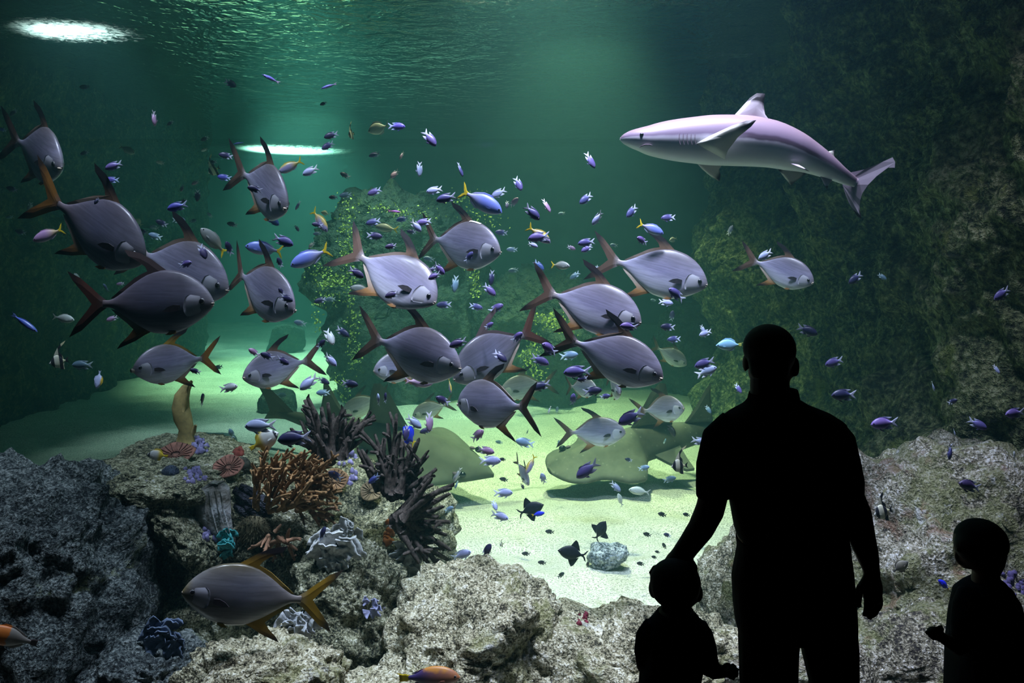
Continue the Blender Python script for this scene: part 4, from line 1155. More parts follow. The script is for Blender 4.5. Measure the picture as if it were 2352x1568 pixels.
RABB = make_slim('rabbitfish', slim_body('rabbit_sky_blue', (0.22, 0.44, 0.62), (0.24, 0.46, 0.60), (0.40, 0.56, 0.62)), plain('olive_yellow_fin', (0.36, 0.40, 0.08), 0.5), [(x, z * 0.75) for x, z in RD_TOP], [(x, z * 0.75) for x, z in RD_BOT], RD_W, [(x, z * 0.75) for x, z in RD_D], [(x, z * 0.75) for x, z in RD_A], 0.08, 0.96)
BUTT = make_slim('butterflyfish', fish_mat('butterfly_white_gold', [(0.0, (0.60, 0.60, 0.58)), (0.45, (0.62, 0.62, 0.58)), (0.60, (0.62, 0.45, 0.04)), (0.84, (0.62, 0.45, 0.04))], back=(0.60, 0.44, 0.05), back_at=(0.20, 0.28), bars=[(0.075, 0.13, (0.02, 0.02, 0.03))], rough=0.5, noise=0.04), M_YTAIL, RD_TOP, RD_BOT, RD_W, RD_D, RD_A, 0.07, 0.97)
BUTT_B = make_slim('lilac_butterflyfish', fish_mat('butterfly_lilac', [(0.0, (0.44, 0.48, 0.72)), (0.5, (0.46, 0.50, 0.74)), (0.84, (0.50, 0.54, 0.74))], back=(0.60, 0.42, 0.05), back_at=(0.16, 0.24), rough=0.5, noise=0.04), plain('lilac_fin', (0.45, 0.50, 0.70), 0.5), RD_TOP, RD_BOT, RD_W, RD_D, RD_A, 0.10, 0.95)
BUTT_D = make_slim('brown_butterflyfish', fish_mat('butterfly_brown', [(0.0, (0.12, 0.11, 0.10)), (0.4, (0.24, 0.22, 0.17)), (0.84, (0.10, 0.09, 0.09))], rough=0.6, noise=0.2), plain('brown_fin', (0.12, 0.11, 0.10), 0.6), RD_TOP, RD_BOT, RD_W, RD_D, RD_A, 0.08, 0.97)
TANG = make_slim('blue_tang', fish_mat('royal_blue', [(0.0, (0.01, 0.03, 0.70)), (0.84, (0.01, 0.03, 0.70))], rough=0.5, noise=0.05), M_YTAIL, RD_TOP, RD_BOT, RD_W, RD_D, RD_A, 0.16, 0.94)
M_TRIG = plain('triggerfish_black', (0.012, 0.013, 0.022), 0.55, 0.3, 12)
TRIG = make_slim('triggerfish', M_TRIG, M_TRIG, [(x, z * 0.86) for x, z in RD_TOP], [(x, z * 0.92) for x, z in RD_BOT], RD_W,
                 [(0.40, 0.235), (0.46, 0.36), (0.52, 0.45), (0.60, 0.40), (0.68, 0.26), (0.745, 0.10), (0.62, 0.16), (0.5, 0.21)],
                 [(0.40, -0.22), (0.48, -0.36), (0.55, -0.44), (0.63, -0.38), (0.69, -0.24), (0.745, -0.10), (0.62, -0.16)], 0.20, 0.875)

# moorish idol
M_IDOL = fish_mat('idol_bands', [(0.0, (0.60, 0.60, 0.56)), (0.84, (0.58, 0.54, 0.30))], bars=[(0.10, 0.27, (0.012, 0.012, 0.02)), (0.52, 0.70, (0.012, 0.012, 0.02))], rough=0.5, noise=0.03)
M_IDOLT = plain('idol_black_tail', (0.015, 0.015, 0.022), 0.6, 0.3, 20)
IDOL = Species([(0, 0.0), (0.06, 0.05), (0.14, 0.20), (0.28, 0.36), (0.42, 0.40), (0.58, 0.30), (0.70, 0.14), (0.80, 0.05), (0.84, 0.045)],
               [(0, -0.02), (0.06, -0.07), (0.16, -0.20), (0.30, -0.33), (0.46, -0.35), (0.60, -0.26), (0.70, -0.13), (0.80, -0.05), (0.84, -0.045)], RD_W, 18, 12, M_IDOL, 0.0, 0.84)
IDOL.fin('tail_fin', [(0.80, 0.045), (0.90, 0.12), (1.02, 0.20), (0.95, 0.05), (0.95, -0.05), (1.02, -0.18), (0.90, -0.11), (0.80, -0.045)], M_IDOLT, 0.006)
IDOL.fin('dorsal_fin', [(0.26, 0.34), (0.34, 0.52), (0.50, 0.78), (0.72, 1.02), (0.98, 1.16), (0.74, 0.94), (0.58, 0.70), (0.56, 0.50), (0.70, 0.34), (0.75, 0.12), (0.60, 0.28), (0.42, 0.38)], M_IDOL, 0.006)
IDOL.fin('anal_fin', [(0.42, -0.34), (0.56, -0.46), (0.74, -0.50), (0.72, -0.30), (0.76, -0.10), (0.62, -0.24)], M_IDOL, 0.006)
IDOL.side_fin('pectoral_fin', 0.26, 1.8, [(0, 0.02), (0.08, 0.02), (0.12, -0.02), (0.05, -0.03), (0, -0.02)], M_IDOL, 0.3)
IDOL.eyes(0.11, 1.25, 0.026)

OTHERS = [
    (FUS, 'fusilier', (1153, 488), (1058, 437), 4.2, 10, 'violet-blue fusilier with a large yellow forked tail, above the pompanos', 'big yellow-tailed fusilier', 'fusiliers with yellow tails'),
    (FUS, 'fusilier', (667, 611), (757, 572), 4.3, 10, 'blue oval fusilier with bright yellow tail, facing left', 'blue left-facing fusilier', 'fusiliers with yellow tails'),
    (FUS, 'fusilier', (563, 565), (650, 578), 4.7, 10, 'slate-blue fusilier with yellow tail just above the grey pompano', 'slate fusilier', 'fusiliers with yellow tails'),
    (FUS_Y, 'fusilier', (640, 396), (695, 368), 4.9, 10, 'olive-backed fusilier with yellow tail below the far bright patch', 'olive-backed fusilier', 'fusiliers with yellow tails'),
    (FUS_Y, 'fusilier', (752, 532), (718, 482), 4.9, 20, 'nose-down fusilier with yellow tail beside the overgrown rock stack', 'nose-down fusilier', 'fusiliers with yellow tails'),
    (FUS, 'fusilier', (1524, 537), (1466, 513), 4.7, 5, 'small blue fusilier with yellow tail above the uppermost pompano of the trio', 'small blue fusilier', 'fusiliers with yellow tails'),
    (FUS_M, 'fusilier', (76, 553), (146, 525), 4.3, 8, 'mauve fusilier with yellow tail at the left edge', 'mauve fusilier', 'fusiliers with yellow tails'),
    (FUS_G, 'fusilier', (803, 661), (856, 667), 5.2, 5, 'grey fusilier with thin yellow tail behind the diving pompano', 'grey fusilier', 'fusiliers with yellow tails'),
    (FUS_G, 'fusilier', (1309, 611), (1266, 608), 5.0, 35, 'pale round fusilier with yellow tail left of the trio', 'pale round fusilier', 'fusiliers with yellow tails'),
    (FUS_Y, 'fusilier', (1209, 1088), (1229, 1045), 5.4, 15, 'mauve fusilier with yellow tail, nose down over the bright sand', 'fusilier nosing down to the sand', 'fusiliers with yellow tails'),
    (FUS_P, 'goatfish', (994, 881), (930, 874), 4.6, 5, 'pink fish with a yellow belly fin under the central pompano', 'pink fish', None),
    (FUS_Y, 'fusilier', (1264, 558), (1212, 520), 4.1, 10, 'violet fusilier with a broad yellow tail hidden behind a chromis', 'violet yellow-tailed fusilier', 'fusiliers with yellow tails'),
    (FUS_G, 'fusilier', (461, 524), (519, 583), 4.6, 20, 'slaty fusilier with yellow tail, climbing to the left', 'climbing slaty fusilier', 'fusiliers with yellow tails'),
    (FUS_G, 'fusilier', (862, 520), (914, 528), 7.0, 5, 'faint green fusilier with yellow tail in front of the rock stack', 'faint green fusilier', 'fusiliers with yellow tails'),
    (FUS_Y, 'fusilier', (1036, 903), (1031, 868), 5.2, 20, 'slim yellow-tailed fusilier pointing down left of the sand-skimming pompano', 'slim pointing fusilier', 'fusiliers with yellow tails'),
    (RABB, 'rabbitfish', (1644, 793), (1706, 791), 4.6, 5, 'sky-blue oval rabbitfish with small yellow tail, left of the man', 'sky-blue rabbitfish', None),
    (SURG, 'surgeonfish', (845, 303), (894, 287), 6.2, 15, 'pale green round surgeonfish hovering near the surface', 'pale round surgeonfish', None),
    (IDOL, 'moorish_idol', (1541, 1071), (1580, 1068), 4.6, 5, 'black-and-white banded idol fish over the right ray tail', 'banded idol over the ray', 'banded idol fish'),
    (IDOL, 'moorish_idol', (2007, 1181), (2050, 1169), 4.0, 5, 'banded idol fish in front of the rock bank right of the man', 'banded idol by the rock bank', 'banded idol fish'),
    (IDOL, 'moorish_idol', (113, 834), (158, 826), 4.3, 25, 'banded idol fish with yellow rear at the dark left side', 'banded idol on the left', 'banded idol fish'),
    (IDOL, 'moorish_idol', (1147, 1252), (1157, 1248), 5.4, 30, 'tiny banded idol fish low over the bright sand', 'tiny banded idol', 'banded idol fish'),
    (IDOL, 'moorish_idol', (478, 398), (505, 384), 6.4, 30, 'pale ghostly idol fish at the edge of the far bright patch', 'ghostly idol', 'banded idol fish'),
    (IDOL, 'moorish_idol', (800, 312), (814, 306), 6.2, 55, 'pale idol fish with long back streamer beside the surgeonfish', 'streamer idol', 'banded idol fish'),
    (TRIG, 'triggerfish', (1281, 1263), (1348, 1277), 4.75, 5, 'largest black triggerfish, facing left beside the white coral rock', 'largest black triggerfish', 'black triggerfish'),
    (TRIG, 'triggerfish', (1249, 1158), (1190, 1180), 5.0, 8, 'black triggerfish facing right over a blue damselfish', 'right-facing black triggerfish', 'black triggerfish'),
    (TRIG, 'triggerfish', (1391, 1196), (1367, 1240), 5.1, 15, 'slim black triggerfish tilted upright over the bright sand', 'upright black triggerfish', 'black triggerfish'),
    (BIGWR, 'orange_wrasse', (1057, 1554), (916, 1556), 3.5, 5, 'orange and purple wrasse with yellow tail at the bottom edge', 'orange wrasse', None),
    (HAWK, 'hawkfish', (-42, 1448), (92, 1478), 3.5, 10, 'blurred brown fish with an orange side patch in the bottom left corner', 'orange-patched fish', None),
    (BLUED, 'damselfish', (2155, 1331), (2181, 1354), 3.9, 5, 'electric blue damselfish with yellow tail left of the boy in profile', 'electric blue damselfish', 'electric blue damselfish'),
    (BLUED, 'damselfish', (1251, 1177), (1221, 1183), 4.9, 5, 'electric blue damselfish with yellow tail under the black triggerfish', 'blue damselfish over the sand', 'electric blue damselfish'),
    (TANG, 'blue_tang', (926, 980), (952, 1020), 4.45, 35, 'royal blue tang with yellow tail behind the dark staghorn tips', 'royal blue tang', None),
    (BUTT, 'butterflyfish', (640, 993), (574, 1031), 4.35, 10, 'white butterflyfish with yellow back and black eye band above the tan coral', 'white butterflyfish', None),
    (BUTT, 'butterflyfish', (338, 1043), (386, 1047), 4.15, 20, 'grey butterflyfish with yellow tail on the ledge by the cup coral', 'grey butterflyfish', None),
    (BUTT_B, 'butterflyfish', (222, 893), (230, 850), 4.3, 10, 'lilac butterflyfish with a yellow back edge, nose down at the left', 'lilac butterflyfish', None),
    (BUTT_D, 'butterflyfish', (2086, 1289), (2050, 1313), 3.9, 10, 'brown angular butterflyfish against the rock beside the man', 'brown butterflyfish', None),
    (WRA, 'slender_wrasse', (602, 171), (643, 191), 4.4, 5, 'slender violet wrasse just under the surface, tail to the right', 'upper violet wrasse', 'slender violet wrasses'),
    (WRA, 'slender_wrasse', (737, 204), (774, 192), 4.6, 5, 'slender violet wrasse with pink belly below the rippled surface', 'pink-bellied wrasse', 'slender violet wrasses'),
    (WRA_D, 'slender_wrasse', (536, 331), (560, 327), 5.4, 5, 'small dark blue wrasse in front of the far bright patch', 'wrasse at the bright patch', 'slender violet wrasses'),
    (WRA_D, 'slender_wrasse', (86, 762), (26, 720), 3.9, 5, 'long deep-blue wrasse slanting down at the left edge', 'deep-blue wrasse', 'slender violet wrasses'),
    (WRA_P, 'anthias', (921, 487), (891, 484), 4.9, 5, 'small magenta anthias above the blue chromis pair', 'magenta anthias', None),
    (FUS_S, 'silver_fish', (171, 735), (121, 727), 4.8, 5, 'small silver fish facing right behind the dark pompano tail', 'small silver fish', 'small silver fish'),
    (FUS_S, 'silver_fish', (1444, 1124), (1493, 1131), 5.8, 5, 'pale silver fish lying low over the sand beneath the right ray', 'pale silver fish under the ray', 'small silver fish'),
    (FUS_S, 'silver_fish', (1419, 1133), (1430, 1162), 5.8, 15, 'thin pale fish pointing up over the sand below the right ray', 'thin pale fish', 'small silver fish'),
    (FUS_S, 'silver_fish', (310, 353), (275, 335), 7.0, 8, 'faint thin fish high in front of the left wall', 'faint thin fish', 'small silver fish'),
    (SURG, 'surgeonfish', (737, 487), (757, 492), 6.6, 10, 'pale green flat fish at the top edge of the overgrown rock stack', 'pale flat fish', None),
    (SURG, 'surgeonfish', (1537, 553), (1555, 547), 6.8, 20, 'faint pale round fish right of the uppermost pompano fin', 'faint round fish', None),
    (SURG, 'surgeonfish', (309, 502), (326, 518), 6.4, 20, 'pale green round fish above the head of the dusky pompano', 'pale round fish on the left', None),
]
for (sp_, nm, nose, tail, Yd, yaw, label, phrase, grp) in OTHERS:
    o = place(sp_, nm, nose, tail, Yd, yaw)
    tag(o, label, 'fish', grp)
    L = math.hypot(nose[0] - tail[0], nose[1] - tail[1])
    BIG.append(((nose[0] + tail[0]) / 2, (nose[1] + tail[1]) / 2, L * 0.5, L * 0.2, Yd, phrase))

# more things that the small fish can be found by
MARKS = [(b_[0], b_[1], b_[5]) for b_ in BIG] + [
    (1470, 330, "shark's snout"), (1745, 240, "shark's back fin"), (1980, 430, "shark's tail"), (1640, 390, "shark's belly"), (1770, 800, "man's head"), (1960, 1000, "man's shoulder"),
    (2250, 1200, "boy in profile"), (560, 345, 'far bright patch'), (190, 70, 'foaming surface patch'), (425, 950, 'yellow sponge'), (1400, 1280, 'white coral rock'), (860, 980, 'dark staghorn coral'),
    (1550, 1330, 'toddler'), (1050, 1060, 'left ray'), (1330, 1080, "right ray's head"), (1500, 1090, "right ray's fin"), (620, 1060, 'tan staghorn coral'), (2150, 985, 'rock bank top')]

# ---- the shoal of small fish, each found by its neighbours
ent = []
for s in SMALL:
    nx_, ny_, tx_, ty_, tone, yaw, roll, Yd = s
    l = math.hypot(nx_ - tx_, ny_ - ty_)
    if not Yd:
        Yd = min(7.0, max(3.7, 0.092 * F / l))
    mx_, my_ = (nx_ + tx_) / 2, (ny_ + ty_) / 2
    o = place(CH[tone], 'damselfish' if tone == 'k' else 'chromis', (nx_, ny_), (tx_, ty_), Yd, yaw, roll)
    d = [(math.hypot(mx_ - a, my_ - b_), a, b_, ph) for a, b_, ph in MARKS]
    d.sort(key=lambda t: t[0])
    ent.append([o, mx_, my_, tone, l, nx_ - tx_, ny_ - ty_, d])
used = {}
for e in ent:
    o, mx_, my_, tone, l, dx, dy, d = e
    dist, a, b_, ph = d[0]
    if abs(mx_ - a) > abs(my_ - b_):
        rel = 'left of' if mx_ < a else 'right of'
    else:
        rel = 'above' if my_ < b_ else 'below'
    if abs(dx) > abs(dy):
        face = 'left' if dx < 0 else 'right'
    else:
        face = 'upward' if dy < 0 else 'downward'
    used.setdefault((tone, rel, ph), []).append((dist, e, face))
ORD = ['nearest', 'second nearest', 'third nearest', 'fourth nearest', 'fifth nearest', 'sixth nearest', 'seventh nearest', 'eighth nearest', 'ninth nearest']
for (tone, rel, ph), lst in used.items():
    lst.sort(key=lambda t: t[0])
    for i, (dist, e, face) in enumerate(lst):
        kind = 'damselfish' if tone == 'k' else 'chromis'
        pre = '' if len(lst) == 1 else ORD[min(i, 8)] + ' '
        if pre:
            lab = f"{TONE[tone]} {kind} facing {face}, {pre}{rel} the {ph}" if False else f"{pre}{TONE[tone]} {kind} {rel} the {ph}, facing {face}"
        else:
            lab = f"small {TONE[tone]} {kind} {rel} the {ph}, facing {face}"
        tag(e[0], lab, 'fish', 'small damselfish over the sand' if tone == 'k' else 'shoal of small chromis')


# ================================================================== shark
def attr_mat(name, rough=0.5, spec=0.35):
    """body whose pigment follows the attribute 'skin' (x: along the body, y: 0 back .. 1 belly)"""
    m, nt, b = new_mat(name)
    at = node(nt, 'ShaderNodeAttribute', attribute_name='skin')
    sp = node(nt, 'ShaderNodeSeparateXYZ')
    nt.links.new(at.outputs['Vector'], sp.inputs[0])
    b.inputs['Roughness'].default_value = rough
    b.inputs['Specular IOR Level'].default_value = spec
    return m, nt, b, sp


def set_skin(me, vals):
    a = me.attributes.new('skin', 'FLOAT_VECTOR', 'POINT')
    a.data.foreach_set('vector', np.array(vals, dtype=np.float32).ravel())


msk, nt, b, sp = attr_mat('shark_skin', 0.42, 0.4)
n = noise_tex(nt, 7, 4, 0.6, objcoord(nt))
v = math_n(nt, 'ADD', sp.outputs[1], math_n(nt, 'MULTIPLY', math_n(nt, 'SUBTRACT', n, 0.5), 0.10))
col = ramp(nt, v, [(0.0, (0.24, 0.165, 0.19)), (0.25, (0.22, 0.16, 0.22)), (0.42, (0.17, 0.13, 0.20)), (0.50, (0.50, 0.47, 0.56)), (0.70, (0.78, 0.78, 0.82)), (1.0, (0.85, 0.87, 0.86))])
# dark flank band running from behind the gills to the pelvic fin
bx_ = ramp(nt, sp.outputs[0], [(0.46, (0, 0, 0)), (0.54, (1, 1, 1)), (0.74, (1, 1, 1)), (0.80, (0, 0, 0))])
by_ = ramp(nt, v, [(0.38, (0, 0, 0)), (0.43, (1, 1, 1)), (0.50, (1, 1, 1)), (0.54, (0, 0, 0))])
col = mixrgb(nt, math_n(nt, 'MULTIPLY', math_n(nt, 'MULTIPLY', bx_, by_), 0.95), col, (0.07, 0.045, 0.075))
nt.links.new(col, b.inputs['Base Color'])
mfin, nt, b, sp = attr_mat('shark_fin_black_tip', 0.5, 0.3)
nt.links.new(ramp(nt, sp.outputs[0], [(0.0, (0.44, 0.36, 0.44)), (0.62, (0.50, 0.45, 0.50)), (0.72, (0.02, 0.016, 0.02)), (1.0, (0.015, 0.012, 0.015))]), b.inputs['Base Color'])
mpale, nt, b, sp = attr_mat('shark_fin_pale', 0.5, 0.3)
nt.links.new(ramp(nt, sp.outputs[0], [(0.0, (0.26, 0.20, 0.27)), (0.4, (0.40, 0.35, 0.42)), (0.86, (0.48, 0.44, 0.50)), (0.93, (0.015, 0.012, 0.015)), (1.0, (0.012, 0.01, 0.012))]), b.inputs['Base Color'])
munder, nt, b, sp = attr_mat('shark_fin_underside', 0.5, 0.3)
nt.links.new(ramp(nt, sp.outputs[0], [(0.0, (0.50, 0.50, 0.46)), (0.62, (0.46, 0.46, 0.40)), (0.80, (0.03, 0.025, 0.03)), (1.0, (0.015, 0.012, 0.015))]), b.inputs['Base Color'])

SY = 4.05
SPX = F / SY          # pixels per metre at the shark
shark = empty('blacktip_shark', P(1426, 318, SY))
S0 = Vector(shark.location)
tag(shark, 'lavender-grey blacktip reef shark gliding left in front of the right cliff', 'shark')


def SP(px, py, dy=0.0):
    """point of the shark, relative to its nose"""
    return P(px, py, SY + dy) - S0


def bend_y(px):
    """how far the curved body has swung back at a pixel column"""
    u = float(np.interp(px, [s_[0] for s_ in spine], np.linspace(0, 1, len(spine))))
    return 0.40 * (u - 0.3) ** 2


spine = [(1424, 319, 2, 3), (1430, 319, 9, 14), (1445, 319, 18, 26), (1470, 320, 27, 36), (1500, 322, 37, 44), (1540, 322, 46, 50), (1590, 322, 53, 54), (1640, 322, 58, 56), (1700, 323, 59, 55),
         (1760, 329, 56, 51), (1820, 346, 48, 43), (1860, 362, 38, 33), (1900, 383, 28, 23), (1930, 401, 20, 15), (1948, 411, 16, 10), (1966, 420, 11, 6)]
su = np.linspace(0, 1, 60)
kk = np.linspace(0, 1, len(spine))
ss = [hermite(su, list(zip(kk, [s_[i] for s_ in spine]))) for i in range(4)]
rings, sk = [], []
SEG = 24
for i in range(len(su)):
    i0, i1 = max(0, i - 1), min(len(su) - 1, i + 1)
    t = Vector((ss[0][i1] - ss[0][i0], 0, -(ss[1][i1] - ss[1][i0]))).normalized()
    upv = Vector((-t.z, 0, t.x))
    if upv.z < 0:
        upv = -upv
    c = SP(ss[0][i], ss[1][i], 0.10 * (su[i] - 0.3) ** 2 * 4)
    h, w = ss[2][i] / SPX, ss[3][i] / SPX
    r = []
    for k in range(SEG):
        th = 2 * math.pi * k / SEG
        ch, sh = math.cos(th), math.sin(th)
        r.append(c + upv * (h * ch) + Vector((0, 1, 0)) * (w * math.copysign(abs(sh) ** 0.9, sh)))
        sk.append((su[i], 0.5 - 0.5 * ch, 0))
    rings.append(r)
vv, ff = loft(rings)
sk += [(0, 0.5, 0), (1, 0.5, 0)]
me = mesh_from('shark_body', vv, ff)
set_skin(me, sk)
add('body', me, msk, shark)


def slab_fin(name, outline, mat, parent, depth=None, thick=0.010, tipdir=None):
    """fin from an outline of shark pixels (px, py, dy): lens-shaped slab, 'skin'.x runs from root (first and last point) to tip"""
    pts = [SP(p[0], p[1], (p[2] if len(p) > 2 else 0.0) + bend_y(p[0])) for p in outline]
    dense = []
    for i in range(len(pts)):
        a_, c_ = pts[i], pts[(i + 1) % len(pts)]
        dense += [a_, a_.lerp(c_, 0.5)]
    pts = dense
    root = (pts[0] + pts[-2]) / 2
    far = max((p - root).length for p in pts)
    cen = sum(pts, Vector()) / len(pts)
    nrm = Vector()
    for i in range(len(pts)):
        nrm += (pts[i] - cen).cross(pts[(i + 1) % len(pts)] - cen)
    nrm.normalize()
    m = len(pts)
    V, K = [], []
    for p in pts:
        V.append(p)
        K.append(((p - root).length / far, 0, 0))
    for sgn in (1, -1):
        for p in pts:
            q = cen + (p - cen) * 0.66
            V.append(q + nrm * (sgn * thick))
            K.append(((q - root).length / far, 0, 0))
        V.append(cen + nrm * (sgn * thick * 1.2))
        K.append(((cen - root).length / far, 0, 0))
    Fc = []
    o1, o2 = m, 2 * m + 1
    for i in range(m):
        j = (i + 1) % m
        Fc += [(i, j, o1 + j, o1 + i), (j, i, o2 + i, o2 + j), (o1 + i, o1 + j, o1 + m), (o2 + j, o2 + i, o2 + m)]
    me = mesh_from('shark_' + name, V, Fc, True)
    set_skin(me, K)
    return add(name, me, mat, parent)


slab_fin('dorsal_fin', [(1680, 272), (1700, 250), (1722, 225), (1738, 214), (1757, 215), (1754, 240), (1757, 262), (1778, 292)], mfin, shark, thick=0.007)
slab_fin('pectoral_fin', [(1598, 330, -0.115), (1630, 312, -0.16), (1680, 289, -0.24), (1715, 277, -0.30), (1737, 276, -0.33), (1725, 291, -0.30), (1695, 315, -0.24), (1672, 345, -0.17), (1664, 366, -0.13)], munder, shark, thick=0.008)
slab_fin('pectoral_fin', [(1592, 366, 0.06), (1612, 388, 0.10), (1632, 405, 0.14), (1652, 417, 0.17), (1655, 402, 0.16), (1652, 388, 0.12), (1662, 374, 0.08)], munder, shark, thick=0.008)
slab_fin('pelvic_fin', [(1786, 388, 0.02), (1802, 408, 0.05), (1816, 426, 0.08), (1828, 416, 0.07), (1855, 396, 0.03)], munder, shark, thick=0.006)
slab_fin('pelvic_fin', [(1812, 374, -0.085), (1830, 382, -0.11), (1860, 394, -0.12), (1848, 386, -0.105), (1832, 377, -0.085)], mfin, shark, thick=0.003)
slab_fin('second_dorsal_fin', [(1893, 352), (1905, 347), (1917, 344), (1915, 356), (1922, 372)], munder, shark, thick=0.003)
slab_fin('anal_fin', [(1882, 402), (1890, 418), (1900, 437), (1903, 424), (1915, 410)], mfin, shark, thick=0.003)
# tail: one crescent, thin sheet with depth
TAIL = [(1944, 398, 0.05), (1985, 389, 0.2), (2026, 372, 0.45), (2050, 361, 0.6), (2056, 372, 0.62), (2055, 385, 0.62), (2040, 385, 0.55), (2014, 404, 0.4), (1994, 424, 0.3), (1981, 443, 0.45),
        (1976, 458, 0.60), (1974, 474, 0.86), (1976, 488, 0.96), (1979, 502, 1.0), (1968, 496, 0.98), (1957, 478, 0.90), (1949, 464, 0.66), (1942, 448, 0.5), (1935, 424, 0.2), (1932, 408, 0.05)]
m = len(TAIL)
V, K = [], []
for sgn in (1, -1):
    for (x, y, k_) in TAIL:
        V.append(SP(x, y, 0.10 * 0.49 * 4 + 0.03 * k_ + sgn * 0.004))
        K.append((k_, 0, 0))
Fc = [tuple(range(m)), tuple(reversed(range(m, 2 * m)))] + [(i, m + i, m + (i + 1) % m, (i + 1) % m) for i in range(m)]
me = mesh_from('shark_tail', V, Fc, False)
set_skin(me, K)
add('tail_fin', me, mpale, shark)
# eye, mouth, gill slits
vv, ff = ellipsoid(SP(1474, 309, -0.071), (0.011, 0.008, 0.008), 12, 8)
add('eye', mesh_from('shark_eye', vv, ff), M_EYE, shark)
vv, ff = ellipsoid(SP(1474, 309, 0.075), (0.016, 0.010, 0.011), 12, 8)
add('eye', mesh_from('shark_eye', vv, ff), M_EYE, shark)
M_SLIT = plain('shark_slit_dark', (0.13, 0.09, 0.12), 0.7, 0.1, 9)


def on_flank(px, py):
    """point of the near flank under a pixel"""
    i = int(np.argmin(np.abs(ss[0] - px)))
    h, w = ss[2][i], ss[3][i]
    u = max(-0.97, min(0.97, (py - ss[1][i]) / h))
    return SP(px, py, 0.10 * (su[i] - 0.3) ** 2 * 4 - (w / SPX) * (1 - u * u) ** 0.45 - 0.001)


vv, ff = tube([on_flank(1468, 339), on_flank(1474, 335), on_flank(1483, 332), on_flank(1492, 332), on_flank(1498, 334)], [0.001, 0.003, 0.0035, 0.003, 0.001], 6)
add('mouth', mesh_from('shark_mouth', vv, ff), M_SLIT, shark)
for k in range(5):
    x0 = 1560 + k * 9
    vv, ff = tube([on_flank(x0 + 3, 300), on_flank(x0, 310), on_flank(x0, 322), on_flank(x0 + 3, 332)], [0.0004, 0.0014, 0.0014, 0.0004], 5)
    add('gill_slit', mesh_from('shark_gill_slit', vv, ff), M_SLIT, shark)


# ================================================================== guitarfish rays
mray, nt, b = new_mat('ray_skin_olive')
co = objcoord(nt)
vo = node(nt, 'ShaderNodeTexVoronoi', inp={'Scale': 15.0})
nt.links.new(co, vo.inputs['Vector'])
spots_ = ramp(nt, vo.outputs['Distance'], [(0.10, (1, 1, 1)), (0.17, (0, 0, 0))])
base = ramp(nt, noise_tex(nt, 6, 4, 0.6, co), [(0.35, (0.055, 0.062, 0.045)), (0.65, (0.10, 0.105, 0.075))])
nt.links.new(mixrgb(nt, math_n(nt, 'MULTIPLY', spots_, 0.35), base, (0.26, 0.27, 0.22)), b.inputs['Base Color'])
b.inputs['Roughness'].default_value = 0.75
mray2 = plain('ray_skin_plain', (0.085, 0.095, 0.068), 0.75, 0.2, 5)
M_RAYEDGE = plain('ray_pale_edge', (0.50, 0.52, 0.46), 0.7, 0.1, 5)


